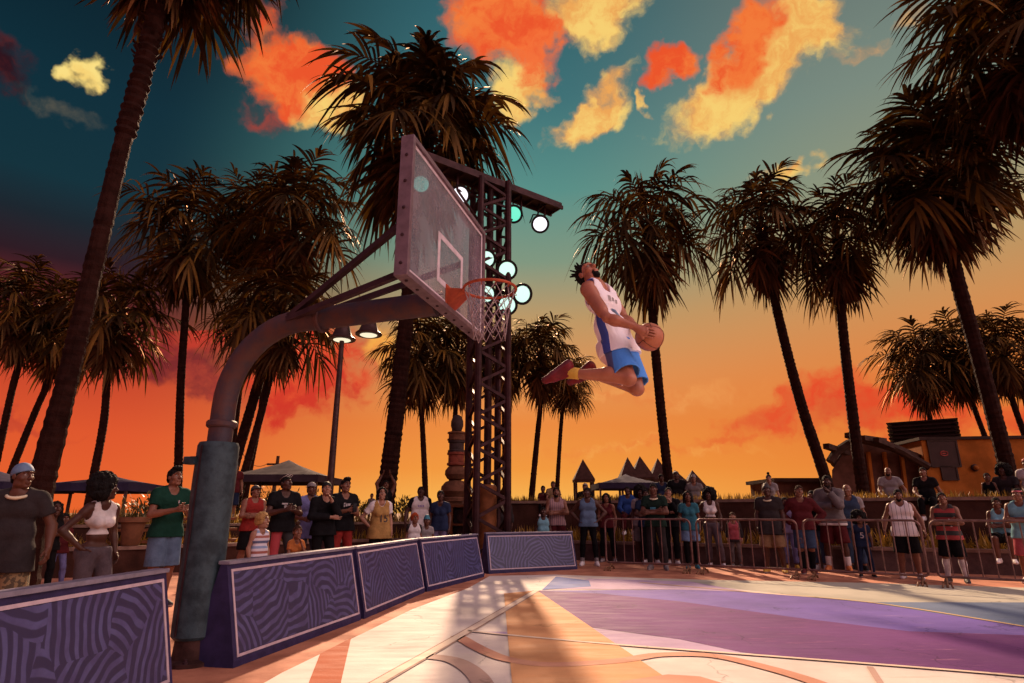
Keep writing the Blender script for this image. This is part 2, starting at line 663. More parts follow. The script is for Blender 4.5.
# bands of colour that sweep across the far half of the court
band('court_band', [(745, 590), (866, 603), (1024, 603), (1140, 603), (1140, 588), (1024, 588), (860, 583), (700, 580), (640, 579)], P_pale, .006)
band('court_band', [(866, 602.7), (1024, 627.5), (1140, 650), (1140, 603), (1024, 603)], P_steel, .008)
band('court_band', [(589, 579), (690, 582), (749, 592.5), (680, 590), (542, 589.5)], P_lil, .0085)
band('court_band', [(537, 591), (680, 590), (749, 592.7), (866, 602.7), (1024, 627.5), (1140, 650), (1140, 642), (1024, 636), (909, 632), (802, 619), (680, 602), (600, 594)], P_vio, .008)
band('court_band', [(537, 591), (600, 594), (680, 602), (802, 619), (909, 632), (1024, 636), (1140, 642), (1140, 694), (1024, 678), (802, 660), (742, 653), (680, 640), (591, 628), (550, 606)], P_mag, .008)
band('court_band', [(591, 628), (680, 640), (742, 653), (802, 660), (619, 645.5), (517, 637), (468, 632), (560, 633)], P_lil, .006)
band('court_band', [(504, 594), (537, 591), (672, 683), (760, 745), (512, 745), (512, 683), (508, 640)], P_tower_shadow, .010)  # wedge of the tower's orange-tinted shadow, painted as a flat shape
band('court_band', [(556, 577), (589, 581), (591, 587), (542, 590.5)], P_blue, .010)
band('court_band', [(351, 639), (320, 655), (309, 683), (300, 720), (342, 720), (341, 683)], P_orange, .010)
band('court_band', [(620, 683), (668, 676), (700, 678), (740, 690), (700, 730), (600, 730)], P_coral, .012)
# lines
stripe('court_line', [(330, 712), (400, 671), (468, 632), (537, 591)], .13, P_edge, .012)
stripe('court_line', [(330, 712), (400, 671), (468, 632), (537, 591)], .09, P_line, .014)
stripe('court_line', [(468, 632), (517, 637), (619, 646), (802, 660), (1024, 678), (1140, 694)], .06, P_line, .014)
stripe('court_line', [(640, 583), (749, 592.7), (866, 602.7), (1024, 627.5), (1140, 650)], .05, P_gold, .014)
stripe('court_line', [(457, 637), (482, 651), (509, 661), (553, 666), (619, 662), (660, 656), (713, 657), (767, 669), (816, 684), (850, 700)], .15, P_coral, .012)
stripe('court_line', [(425, 657), (455, 662), (478, 678), (490, 705)], .17, P_brown, .012)
stripe('court_line', [(870, 668), (884, 690)], .05, P_brown, .012)


# ---- planters and walls (each a thing)
M_conc = mat('planter_concrete', (0.10, 0.055, 0.052), 0.8, var=0.45, scale=3, bump=0.3, bscale=22)
M_wall = mat('brown_plaster', (0.055, 0.018, 0.011), 0.85, var=0.5, scale=2.2, bump=0.35, bscale=14)
M_cap = mat('wall_cap_stone', (0.22, 0.13, 0.10), 0.75, var=0.4, scale=5, bump=0.25, bscale=30)
M_soil = mat('planter_soil', (0.05, 0.03, 0.02), 0.95, var=0.4, scale=7, bump=0.5, bscale=30)


def wall_run(name, label, cat, line, h, th, cap, mw, mc, group=None):
    """a low wall following a plan line, with an overhanging cap"""
    t = thing(name, label, cat, (line[0].x, line[0].y, 0), group=group)
    o = Vector((line[0].x, line[0].y))
    back = offset_line(line, th)
    b = MB()
    b.slab([p - o for p in line] + [p - o for p in reversed(back)], 0, h)
    b.build('wall', mw, t)
    f2, b2 = offset_line(line, -0.04), offset_line(line, th + 0.04)
    c = MB()
    c.slab([p - o for p in f2] + [p - o for p in reversed(b2)], h, h + cap)
    c.build('cap', mc, t)
    return t


wall_run('planter_wall', 'low brown planter curb behind the spectators left of the light tower', 'planter wall', CURB[:5], 0.50, 0.22, 0.07, M_wall, M_cap)
wall_run('planter_wall', 'low grey concrete planter curb behind the metal barriers on the right', 'planter wall', CURB[4:], 0.43, 0.22, 0.07, M_conc, M_cap)
wall_run('terrace_wall', 'lower brown retaining wall behind the flowers left of the light tower', 'wall', WALLF[:5], 0.92, 0.25, 0.06, M_wall, M_cap)
wall_run('terrace_wall', 'tall dark brown retaining wall topped with grass on the right', 'wall', WALLF[4:], 1.52, 0.3, 0.08, M_wall, M_cap)
# the beds between curb and wall
g = MB()
a_, b_ = offset_line(CURB, 0.2), WALLF
for i in range(len(a_) - 1):
    g.poly([(a_[i].x, a_[i].y, .40), (a_[i + 1].x, a_[i + 1].y, .40), (b_[i + 1].x, b_[i + 1].y, .40), (b_[i].x, b_[i].y, .40)])
tag(g.build('planter_soil', M_soil), kind='structure')


# ---- ground cover: grass along the wall tops and spiky yellow-green leaves in the beds
def leaf_mat(name, c1, c2, rough=0.45, trans=0.25):
    m = bpy.data.materials.new(name)
    m.use_nodes = True
    t = NT(m.node_tree)
    out = t.n('ShaderNodeOutputMaterial')
    b = t.n('ShaderNodeBsdfPrincipled')
    geo = t.n('ShaderNodeNewGeometry')
    c = t.mix(geo.outputs['Random Per Island'], (*c1, 1), (*c2, 1))
    t.put(b.inputs['Base Color'], c)
    b.inputs['Roughness'].default_value = rough
    tr = t.n('ShaderNodeBsdfTranslucent')
    t.put(tr.inputs[0], c)
    mx = t.n('ShaderNodeMixShader')
    mx.inputs[0].default_value = trans
    t.put(mx.inputs[1], b.outputs[0])
    t.put(mx.inputs[2], tr.outputs[0])
    t.put(out.inputs[0], mx.outputs[0])
    return m


M_grass = leaf_mat('grass_blades', (0.13, 0.07, 0.012), (0.30, 0.17, 0.03), 0.5, 0.45)
M_spiky = leaf_mat('spiky_leaves', (0.22, 0.11, 0.012), (0.55, 0.30, 0.04), 0.4, 0.5)
M_shrub = leaf_mat('shrub_leaves', (0.05, 0.045, 0.015), (0.13, 0.09, 0.02), 0.45, 0.35)


def blade(q, p, az_, lean, L, w, droop=0.5, n=3):
    d = Vector((math.cos(az_) * math.sin(lean), math.sin(az_) * math.sin(lean), math.cos(lean)))
    s = Vector((-math.sin(az_), math.cos(az_), 0))
    vs, fs = [], []
    for i in range(n + 1):
        u = i / n
        c = p + d * (L * u) - Vector((0, 0, droop * L * u * u * math.sin(lean)))
        ww = w * (1 - u) ** 0.6 * (0.6 + 0.8 * min(1, u * 3) * 0.5)
        vs += [c + s * ww / 2, c - s * ww / 2]
        if i:
            fs.append((2 * i - 2, 2 * i - 1, 2 * i + 1, 2 * i))
    q.add(vs, fs)


def along(line, step):
    out = []
    for a, b in zip(line[:-1], line[1:]):
        n = max(1, int((b - a).length / step))
        out += [(a.lerp(b, (k + 0.5) / n), (b - a).normalized()) for k in range(n)]
    return out


def strew(name, line, z, d0, d1, per, L, w, m, lean=0.6, step=0.25, skip=0.0):
    q = MB()
    for p, t in along(line, step):
        if abs(p.x) > 0.95 * p.y + 3 or ROLL.random() < skip:
            continue
        dens = 0.55 + 0.45 * math.sin(p.x * 2.3 + 1.7 * math.sin(p.x * 0.9))
        zz = z(p) if callable(z) else z
        for _ in range(int(per * (0.5 + dens))):
            nrm = Vector((-t.y, t.x))
            c = p + t * ROLL.uniform(-step, step) * 0.7 + nrm * ROLL.uniform(d0, d1)
            blade(q, Vector((c.x, c.y, zz)), ROLL.uniform(0, 6.28), ROLL.uniform(0.05, lean), L * ROLL.uniform(0.5, 1.2), w * ROLL.uniform(0.7, 1.3))
    return tag(q.build(name, m), name.replace('_', ' ') + ' along the planters', 'plants', kind='stuff')


strew('wall_top_grass', WALLF[4:], 1.5, 0.30, 0.9, 70, 0.30, 0.03, M_grass)
strew('terrace_grass', WALLF[1:5], 0.93, 0.3, 1.6, 60, 0.42, 0.035, M_grass)
strew('bed_plants', CURB[4:], 0.40, 0.30, 1.2, 40, 0.52, 0.055, M_spiky, 0.9)
strew('bed_flowers', CURB[1:5], 0.40, 0.30, 1.2, 34, 0.46, 0.055, M_spiky, 0.9)
# ================================================================== palms
def frond_material(name, c1, c2, rough, trans):
    m = leaf_mat(name, c1, c2, rough, trans)
    # a few blades in each crown are coloured paler to look sunlit
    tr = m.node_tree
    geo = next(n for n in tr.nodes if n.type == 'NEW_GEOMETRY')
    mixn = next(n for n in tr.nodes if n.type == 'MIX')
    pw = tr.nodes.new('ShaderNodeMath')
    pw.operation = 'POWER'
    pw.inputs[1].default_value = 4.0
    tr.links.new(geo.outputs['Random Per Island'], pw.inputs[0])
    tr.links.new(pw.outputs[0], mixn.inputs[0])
    m.node_tree.nodes['Principled BSDF'].inputs['Specular IOR Level'].default_value = 0.03
    # waxy golden sheen of the blades
    gl = tr.nodes.new('ShaderNodeBsdfGlossy')
    gl.inputs['Color'].default_value = (0.75, 0.36, 0.12, 1)
    gl.inputs['Roughness'].default_value = 0.42
    out = next(n for n in tr.nodes if n.type == 'OUTPUT_MATERIAL')
    last = out.inputs[0].links[0].from_socket
    mx = tr.nodes.new('ShaderNodeMixShader')
    mx.inputs[0].default_value = 0.07
    tr.links.new(last, mx.inputs[1])
    tr.links.new(gl.outputs[0], mx.inputs[2])
    tr.links.new(mx.outputs[0], out.inputs[0])
    return m


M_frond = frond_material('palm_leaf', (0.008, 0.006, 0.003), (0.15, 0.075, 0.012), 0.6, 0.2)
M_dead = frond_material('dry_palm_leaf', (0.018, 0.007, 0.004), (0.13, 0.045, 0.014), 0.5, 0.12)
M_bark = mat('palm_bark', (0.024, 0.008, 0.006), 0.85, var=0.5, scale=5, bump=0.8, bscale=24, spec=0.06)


def crown_mesh(seed, nf=50, nb=18, n=6):
    """a fan-palm crown of radius about 1: arching leaves whose long blades hang from a curved rib"""
    rg = random.Random(seed)
    q = MB()
    for i in range(nf):
        az_ = i * 2.39996 + rg.uniform(-0.5, 0.5)
        u = (i + rg.uniform(0, 1)) / nf
        dead = 1 if u > 0.74 else 0
        elev = R(86 - 132 * u ** 0.95) + rg.uniform(-0.25, 0.25) if not dead else R(rg.uniform(-78, -45))
        big = rg.uniform(0.78, 1.22)
        pl = 0.40 * big * (0.55 if dead else 1) * rg.uniform(0.8, 1.25)
        cl = 0.46 * big * (0.8 if dead else 1)
        out = Vector((math.cos(az_), math.sin(az_), 0))
        lat = Vector((-out.y, out.x, 0))
        base = Vector((out.x * 0.05, out.y * 0.05, 0.12 - 0.50 * u))
        # the rib bends over under its own weight
        bend = R(rg.uniform(40, 80)) if not dead else R(rg.uniform(20, 50))
        ribs, p, ang = [base], base.copy(), elev
        ns = 10
        for k in range(ns):
            s = (k + 1) / ns
            ang = max(R(-86), elev - bend * s ** 1.4)
            p = p + (out * math.cos(ang) + Vector((0, 0, math.sin(ang)))) * ((pl + cl) / ns)
            ribs.append(p.copy())
        q.tube(ribs[::2], [0.020, 0.016, 0.012, 0.009, 0.006, 0.003][:len(ribs[::2])], 4, dead, caps=False)
        twist = rg.uniform(-0.6, 0.6)
        k0 = int(ns * pl / (pl + cl))
        for b in range(nb):
            f = b / (nb - 1)
            sd = 1 if b % 2 else -1
            kk = k0 + f * (ns - k0)
            k1 = min(ns - 1, int(kk))
            c0 = ribs[k1].lerp(ribs[k1 + 1], kk - k1)
            rd = (ribs[k1 + 1] - ribs[k1]).normalized()
            nrm = lat.cross(rd).normalized()
            sv = (lat * math.cos(twist) + nrm * math.sin(twist))
            a = R(108 - 96 * f ** 0.9) + rg.uniform(-0.12, 0.12)
            bd = (rd * math.cos(a) + sv * (sd * math.sin(a)) - nrm * rg.uniform(-0.05, 0.25)).normalized()
            L = 0.58 * big * (0.85 if dead else 1) * rg.uniform(0.8, 1.12) * (0.72 + 0.4 * math.sin(math.pi * min(1, f + 0.25)))
            w = 0.064 * rg.uniform(0.8, 1.25)
            wd = bd.cross(nrm + lat * rg.uniform(-0.4, 0.4)).normalized()
            droop = rg.uniform(0.35, 0.78)
            vs, fs = [], []
            for k in range(n + 1):
                s = k / n
                c = c0 + bd * (L * s * (1 - 0.18 * s * droop)) - Vector((0, 0, droop * L * s ** 2.0))
                ww = w * (0.45 + 0.55 * min(1, s * 2.2)) * (1 - s) ** 0.6 if k < n else 0.002
                vs += [c + wd * ww / 2, c - wd * ww / 2]
                if k:
                    fs.append((2 * k - 2, 2 * k - 1, 2 * k + 1, 2 * k))
            q.add(vs, fs, dead)
    # a few spear leaves still folded in the heart
    for i in range(5):
        a = rg.uniform(0, 6.28)
        for j in range(4):
            blade(q, Vector((0, 0, 0.05)), a + rg.uniform(-0.3, 0.3), rg.uniform(0.05, 0.4), rg.uniform(0.7, 0.95), 0.05, 0.3, 4)
    return q.mesh('crown', [M_frond, M_dead], smooth=True)


CROWNS = [crown_mesh(11), crown_mesh(23), crown_mesh(37), crown_mesh(51, 66, 24, 6)]


def palm(label, pix, Y, r0, r1, Rc, variant, zbase=1.5, crown=None, tall=1.0, flare=0.0, boots=0.0, rz=0.0, up=0.0):
    """pix: the trunk from foot to head as surveyed at distance Y; Rc crown radius in metres"""
    pts = [at(x, y, Y) for x, y in pix]
    p0 = pts[0]
    k = (pts[1] - pts[0]) / max(0.1, (pts[1] - pts[0]).z)
    foot = p0 - k * (p0.z - zbase)
    pts = [foot + Vector((0, 0, -0.3))] + pts
    top = pts[-1]
    root = thing('palm_tree', label, 'palm tree', (foot.x, foot.y, zbase), group='fan palms around the court')
    o = Vector((foot.x, foot.y, zbase))
    path = smooth_pts(pts, 8)
    # resample to even ring spacing
    seg = [0.0]
    for a, b in zip(path[:-1], path[1:]):
        seg.append(seg[-1] + (b - a).length)
    total = seg[-1]
    step = 0.075
    nr = int(total / step)
    ring, rad = [], []
    j = 0
    rg = random.Random(int(abs(foot.x) * 100) + variant)
    for i in range(nr + 1):
        s = total * i / nr
        while j < len(seg) - 2 and seg[j + 1] < s:
            j += 1
        f = (s - seg[j]) / max(1e-6, seg[j + 1] - seg[j])
        ring.append(path[j].lerp(path[j + 1], f) - o)
        u = s / total
        r = 0.86 * (r0 + (r1 - r0) * u ** 0.8) + flare * r0 * math.exp(-s / 0.9)
        r *= 1.0 + (0.05 if i % 2 else -0.02) + rg.uniform(-0.045, 0.045)
        if u > 1 - boots:
            r *= 1.2 + (0.10 if i % 2 else -0.06) + rg.uniform(-0.06, 0.06)
        rad.append(r)
    t = MB()
    t.tube(ring, rad, 12)
    # ragged leaf-base stubs near the head
    for i in range(int(nr * 0.72), nr, 1):
        for _ in range(3):
            a = rg.uniform(0, 6.28)
            c = ring[i] + Vector((math.cos(a), math.sin(a), 0)) * rad[i] * 0.8
            d = Vector((math.cos(a), math.sin(a), 0.9))
            t.bar(c, c + d * rad[i] * 0.55, rad[i] * 0.34, rad[i] * 0.12)
    t.build('trunk', M_bark, root, smooth=False)
    co = link('crown', CROWNS[variant], root)
    co.location = top - o + Vector((0, 0, up))
    lean = (ring[-1] - ring[-6]).normalized()
    co.rotation_mode = 'QUATERNION'
    co.rotation_quaternion = Vector((0, 0, 1)).rotation_difference((lean + Vector((0, 0, 1.5))).normalized()) @ Vector((0, 0, 1)).to_track_quat('Z', 'Y') @ Matrix.Rotation(rz, 3, 'Z').to_quaternion()
    co.scale = (Rc * rg.uniform(0.98, 1.08), Rc * rg.uniform(0.98, 1.08), Rc * tall * rg.uniform(0.96, 1.08))
    return root


P = palm
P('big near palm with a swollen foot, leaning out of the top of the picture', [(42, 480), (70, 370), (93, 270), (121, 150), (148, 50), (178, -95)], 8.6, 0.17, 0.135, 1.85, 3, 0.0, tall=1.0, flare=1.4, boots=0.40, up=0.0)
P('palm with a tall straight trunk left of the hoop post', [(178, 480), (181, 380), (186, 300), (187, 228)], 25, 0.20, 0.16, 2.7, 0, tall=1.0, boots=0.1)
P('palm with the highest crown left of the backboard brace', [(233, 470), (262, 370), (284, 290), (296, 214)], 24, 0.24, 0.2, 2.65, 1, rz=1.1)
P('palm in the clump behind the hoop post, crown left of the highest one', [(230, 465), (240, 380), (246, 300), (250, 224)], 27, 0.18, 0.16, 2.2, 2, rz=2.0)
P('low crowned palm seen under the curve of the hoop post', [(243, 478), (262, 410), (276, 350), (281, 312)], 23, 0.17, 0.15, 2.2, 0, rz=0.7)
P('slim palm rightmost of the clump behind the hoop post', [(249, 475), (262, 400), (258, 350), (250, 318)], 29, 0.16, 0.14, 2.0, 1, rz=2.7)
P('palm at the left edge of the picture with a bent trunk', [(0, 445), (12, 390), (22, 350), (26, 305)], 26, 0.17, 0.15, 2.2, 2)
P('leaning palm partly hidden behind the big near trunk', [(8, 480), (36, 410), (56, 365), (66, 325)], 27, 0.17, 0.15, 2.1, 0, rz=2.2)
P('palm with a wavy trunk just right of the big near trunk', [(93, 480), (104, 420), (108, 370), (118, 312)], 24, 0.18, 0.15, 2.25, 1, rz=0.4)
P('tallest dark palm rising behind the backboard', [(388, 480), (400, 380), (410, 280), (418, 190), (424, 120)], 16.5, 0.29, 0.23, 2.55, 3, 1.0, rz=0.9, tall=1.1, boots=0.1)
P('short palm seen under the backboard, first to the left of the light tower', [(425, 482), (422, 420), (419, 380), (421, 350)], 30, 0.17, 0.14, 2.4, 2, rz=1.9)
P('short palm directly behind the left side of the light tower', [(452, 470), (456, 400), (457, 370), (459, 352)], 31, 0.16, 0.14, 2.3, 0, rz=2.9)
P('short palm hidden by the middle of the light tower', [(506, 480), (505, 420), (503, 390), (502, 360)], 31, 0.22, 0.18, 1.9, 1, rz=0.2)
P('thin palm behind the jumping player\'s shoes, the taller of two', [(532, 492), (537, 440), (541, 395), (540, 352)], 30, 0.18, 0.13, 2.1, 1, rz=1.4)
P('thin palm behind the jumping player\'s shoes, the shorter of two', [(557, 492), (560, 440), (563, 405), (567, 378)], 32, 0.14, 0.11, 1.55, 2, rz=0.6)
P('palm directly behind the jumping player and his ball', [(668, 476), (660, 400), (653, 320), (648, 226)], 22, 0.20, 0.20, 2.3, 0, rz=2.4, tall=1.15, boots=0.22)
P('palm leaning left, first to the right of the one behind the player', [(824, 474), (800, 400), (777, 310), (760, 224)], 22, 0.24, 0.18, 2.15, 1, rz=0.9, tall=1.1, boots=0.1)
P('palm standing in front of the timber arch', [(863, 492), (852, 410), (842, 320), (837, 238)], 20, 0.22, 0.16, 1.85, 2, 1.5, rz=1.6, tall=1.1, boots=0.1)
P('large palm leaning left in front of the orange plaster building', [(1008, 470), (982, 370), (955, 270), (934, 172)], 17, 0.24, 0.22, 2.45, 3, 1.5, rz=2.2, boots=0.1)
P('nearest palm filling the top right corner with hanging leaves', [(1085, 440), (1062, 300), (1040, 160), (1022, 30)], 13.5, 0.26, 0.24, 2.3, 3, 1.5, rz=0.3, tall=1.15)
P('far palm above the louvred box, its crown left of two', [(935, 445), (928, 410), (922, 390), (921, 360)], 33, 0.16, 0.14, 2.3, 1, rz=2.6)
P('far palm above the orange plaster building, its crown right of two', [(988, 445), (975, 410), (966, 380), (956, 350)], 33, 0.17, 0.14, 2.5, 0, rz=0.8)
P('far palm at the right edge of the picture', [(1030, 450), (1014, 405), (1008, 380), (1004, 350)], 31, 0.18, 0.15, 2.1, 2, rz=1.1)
# ================================================================== the hoop
M_post = mat('worn_purple_paint', (0.048, 0.036, 0.050), 0.55, 0.2, var=0.4, scale=7, bump=0.2, bscale=30, col2=(0.095, 0.042, 0.038))
M_pad = mat('blue_grey_pad', (0.036, 0.060, 0.076), 0.55, var=0.45, scale=6, bump=0.4, bscale=14, col2=(0.013, 0.022, 0.030))
M_foot = mat('rusty_dark_steel', (0.06, 0.025, 0.022), 0.7, 0.3, var=0.5, scale=9, bump=0.2)
M_bframe = mat('pinkish_aluminium', (0.19, 0.125, 0.15), 0.45, 0.35, var=0.3, scale=10, bump=0.1)
M_white = mat('white_mark_paint', (0.62, 0.52, 0.58), 0.5, var=0.25, scale=12)
M_rim = mat('orange_rim_paint', (0.42, 0.075, 0.03), 0.45, 0.1, var=0.3, scale=10)
M_net = mat('net_cord', (0.36, 0.27, 0.29), 0.8, var=0.2)
M_dark = mat('dark_painted_steel', (0.05, 0.022, 0.028), 0.55, 0.4, var=0.4, scale=6)

BU = Vector((0.962, -0.273, 0)).normalized()      # from the post towards the court
BD = Vector((0.273, 0.962, 0))                     # along the board
BC = Vector((-0.56, 5.02, 0))
POST = Vector((-2.72, 5.62, 0))
# 04_hoop's frame: x along BU, y along BD, origin at the post's foot
hoop = thing('basketball_hoop', 'basketball hoop on a curved post with blue-grey padding and a clear backboard', 'basketball hoop', POST, math.atan2(BU.y, BU.x))
reach = (BC - POST).length                         # post to board
HB, HT = 2.92, 4.12
arc = []
zc, rr = 2.20, 0.78
for i in range(13):
    a = R(180 - 90 * i / 12 * 0.985)
    arc.append((rr + rr * math.cos(a), 0, zc + rr * math.sin(a)))
b = MB()
b.tube([(0, 0, 0.0), (0, 0, 0.8), (0, 0, 1.6)] + arc + [(1.2, 0, 2.99), (reach - 0.12, 0, 3.02)], 0.108, 20)
b.build('post', M_post, hoop, smooth='auto')
b = MB()
b.lathe([(0.122, 0), (0.135, 0.015), (0.135, 0.05), (0.122, 0.065)], 20, c=(0, 0, 1.99))
b.build('collar', M_post, hoop, smooth='auto')
b = MB()
b.lathe([(0.122, 0), (0.13, 0.01), (0.13, 0.04), (0.122, 0.05)], 20, c=(0.95, 0, 2.972), M=Matrix.Rotation(R(90), 3, 'Y'))
b.build('collar', M_post, hoop, smooth='auto')
b = MB()
b.lathe([(0.155, 0.20), (0.178, 0.225), (0.181, 0.6), (0.175, 1.1), (0.181, 1.5), (0.178, 1.82), (0.165, 1.85)], 24)
b.box((-0.13, -0.15, 1.68), (0.12, 0.10, 0.07), bev=0.01)
pad = b.build('post_padding', M_pad, hoop, smooth='auto')
b = MB()
b.bar((-0.02, -0.180, 0.24), (-0.02, -0.180, 1.81), 0.02, 0.012)
b.build('seam', M_dark, pad)
b = MB()
b.lathe([(0.20, 0), (0.20, 0.03), (0.15, 0.05), (0.14, 0.20)], 20)
ft = b.build('post_foot', M_foot, hoop, smooth='auto')
b = MB()
b.lathe([(0.022, 0), (0.022, 0.02), (0.012, 0.022), (0.012, 0.04)], 6)
bm_nut = b.mesh('bolt', M_dark)
for k in range(6):
    link('bolt', bm_nut, ft, (0.172 * math.cos(k * 1.047), 0.172 * math.sin(k * 1.047), 0.030))
b = MB()
b.bar((0.62, -0.06, 2.98), (reach - 0.1, -0.55, 3.62), 0.05)
b.bar((0.62, 0.06, 2.98), (reach - 0.1, 0.55, 3.62), 0.05)
b.bar((0.62, -0.07, 2.97), (reach - 0.1, -0.55, 3.12), 0.05)
b.bar((0.62, 0.07, 2.97), (reach - 0.1, 0.55, 3.12), 0.05)
b.build('brace', M_dark, hoop)

# board
m = bpy.data.materials.new('scuffed_acrylic')
m.use_nodes = True
t = NT(m.node_tree)
out = t.n('ShaderNodeOutputMaterial')
co = t.n('ShaderNodeTexCoord').outputs['Object']
p = t.n('ShaderNodeBsdfPrincipled')
nz = t.noise(co, 3.2, 6, 0.65).outputs['Fac']
nz2 = t.noise(co, 1.1, 4, 0.6).outputs['Fac']
t.put(p.inputs['Base Color'], t.mix(t.smooth(nz2, 0.35, 0.65), (0.36, 0.28, 0.33, 1), (0.24, 0.25, 0.28, 1)))
t.put(p.inputs['Roughness'], t.smooth(nz, 0.3, 0.7, 0.08, 0.4))
tr = t.n('ShaderNodeBsdfTransparent')
tr.inputs[0].default_value = (0.86, 0.78, 0.86, 1)
mx = t.n('ShaderNodeMixShader')
t.put(mx.inputs[0], t.smooth(t.math('MULTIPLY_ADD', nz2, 0.5, t.math('MULTIPLY', nz, 0.5)), 0.36, 0.66, 0.26, 0.62))
t.put(mx.inputs[1], tr.outputs[0])
t.put(mx.inputs[2], p.outputs[0])
t.put(out.inputs[0], mx.outputs[0])
M_glass = m
hw = 0.905
b = MB()
b.box((reach, 0, (HB + HT) / 2), (0.022, 2 * hw - 0.06, HT - HB - 0.06))
glass = b.build('backboard', M_glass, hoop)
b = MB()
for s in (-1, 1):
    b.box((reach - 0.02, s * (hw - 0.02), (HB + HT) / 2), (0.11, 0.045, HT - HB), bev=0.006)
    b.box((reach - 0.02, 0, HB + 0.0225 if s < 0 else HT - 0.0225), (0.11, 2 * hw - 0.086, 0.045), bev=0.006)
fr = b.build('backboard_frame', M_bframe, hoop)
b = MB()
b.lathe([(0.014, 0), (0.014, 0.006), (0.008, 0.010)], 8)
bolt_me = b.mesh('bolt', M_dark, smooth='auto')
for i in range(5):
    for s in (-1, 1):
        o = link('bolt', bolt_me, fr, (reach - 0.02, s * (hw + 0.002), HB + 0.1 + i * 0.23))
        o.rotation_euler = (R(-90 * s), 0, 0)
for i in range(9):
    o = link('bolt', bolt_me, fr, (reach - 0.02, -0.8 + 0.2 * i, HB - 0.002))
    o.rotation_euler = (R(180), 0, 0)
b = MB()                                            # inner white border and target rectangle
xx = reach + 0.0125


def rect(y0, y1, z0, z1, w, x):
    b.box((x, y0 + w / 2, (z0 + z1) / 2), (0.003, w, z1 - z0))
    b.box((x, y1 - w / 2, (z0 + z1) / 2), (0.003, w, z1 - z0))
    b.box((x, (y0 + y1) / 2, z0 + w / 2), (0.003, y1 - y0 - 2 * w, w))
    b.box((x, (y0 + y1) / 2, z1 - w / 2), (0.003, y1 - y0 - 2 * w, w))


rect(-0.30, 0.30, 3.11, 3.57, 0.05, xx)
b.build('target_square', M_white, hoop)
b = MB()
rect(-hw + 0.045, hw - 0.045, HB + 0.047, HT - 0.047, 0.03, xx)
b.build('border_line', M_white, hoop)
# rim
rx = reach + 0.385
b = MB()
b.tube([(rx + 0.2286 * math.cos(a), 0.2286 * math.sin(a), 3.10) for a in np.linspace(0, 2 * math.pi, 40, endpoint=False)], 0.0125, 10, closed=True)
for i in range(12):
    a = i * math.pi / 6
    c = Vector((rx + 0.2286 * math.cos(a), 0.2286 * math.sin(a), 3.085))
    b.tube([c + Vector((0, 0, 0)), c + Vector((math.cos(a) * .012, math.sin(a) * .012, -.02)), c + Vector((-math.cos(a) * .006, -math.sin(a) * .006, -.024))], 0.004, 5)
rim = b.build('rim', M_rim, hoop, smooth='auto')
b = MB()
b.add([(reach + 0.02, -0.09, 3.12), (reach + 0.02, 0.09, 3.12), (reach + 0.02, 0.09, 2.95), (reach + 0.02, -0.09, 2.95),
       (rx - 0.215, -0.07, 3.105), (rx - 0.215, 0.07, 3.105), (rx - 0.205, 0.055, 3.07), (rx - 0.205, -0.055, 3.07)],
      [(0, 1, 2, 3), (0, 4, 5, 1), (1, 5, 6, 2), (2, 6, 7, 3), (3, 7, 4, 0), (7, 6, 5, 4)])
b.box((reach + 0.017, 0, 3.035), (0.012, 0.21, 0.23), bev=0.004)
b.build('rim_bracket', M_rim, hoop)
# net: crossing cords
b = MB()


def netp(j, lev):
    u = lev / 6
    a = 2 * math.pi * (j / 12)
    r = 0.222 - 0.095 * u ** 0.7 + 0.012 * u ** 4
    return Vector((rx + r * math.cos(a), r * math.sin(a), 3.08 - 0.42 * u - (0.02 * math.sin(3 * a) * u)))


for j in range(12):
    for s in (-1, 1):
        b.tube([netp(j + s * lev * 0.5, lev) for lev in range(7)], 0.0038, 5)
b.build('net', M_net, hoop, smooth=True)

# ================================================================== side boards
m = bpy.data.materials.new('banner_pattern')
m.use_nodes = True
t = NT(m.node_tree)
out = t.n('ShaderNodeOutputMaterial')
p = t.n('ShaderNodeBsdfPrincipled')
uv = t.n('ShaderNodeTexCoord').outputs['Object']
mp = t.n('ShaderNodeMapping')
mp.vector_type = 'POINT'
t.put(mp.inputs[0], uv)
mp.inputs['Scale'].default_value = (1, 0, 1)
inf = t.n('ShaderNodeObjectInfo')
wobble = t.vmath('SCALE', t.vmath('SUBTRACT', t.noise(mp.outputs[0], 2.2, 2).outputs['Color'], (.5, .5, .5)), scale=0.16)
q = t.vmath('ADD', mp.outputs[0], wobble)
vo = t.n('ShaderNodeTexVoronoi', feature='F1')
vo.inputs['Scale'].default_value = 2.1
vo.inputs['Randomness'].default_value = 0.9
t.put(vo.inputs['Vector'], q)
off = t.vmath('SCALE', t.vmath('SUBTRACT', vo.outputs['Color'], (.5, .5, .5)), scale=1.5)
off = t.vmath('MULTIPLY', off, (1, 0, 1))
dist = t.vmath('LENGTH', t.vmath('SUBTRACT', q, t.vmath('ADD', vo.outputs['Position'], off)))
wave = t.math('SINE', t.math('MULTIPLY', dist, 86.0))
ln = t.smooth(wave, -0.2, 0.5)
ws = t.noise(uv, 5, 5, 0.65).outputs['Fac']
c = t.mix(ln, (0.018, 0.016, 0.062, 1), t.mix(t.smooth(ws, 0.35, 0.65), (0.066, 0.068, 0.185, 1), (0.046, 0.040, 0.125, 1)))
t.put(p.inputs['Base Color'], c)
p.inputs['Roughness'].default_value = 0.5
t.put(out.inputs[0], p.outputs[0])
M_banner = m
M_bbody = mat('side_board_vinyl', (0.028, 0.023, 0.080), 0.5, var=0.35, scale=6, bump=0.1)
M_btrim = mat('side_board_edge_grey', (0.20, 0.18, 0.24), 0.55, var=0.3, scale=8, bump=0.1)
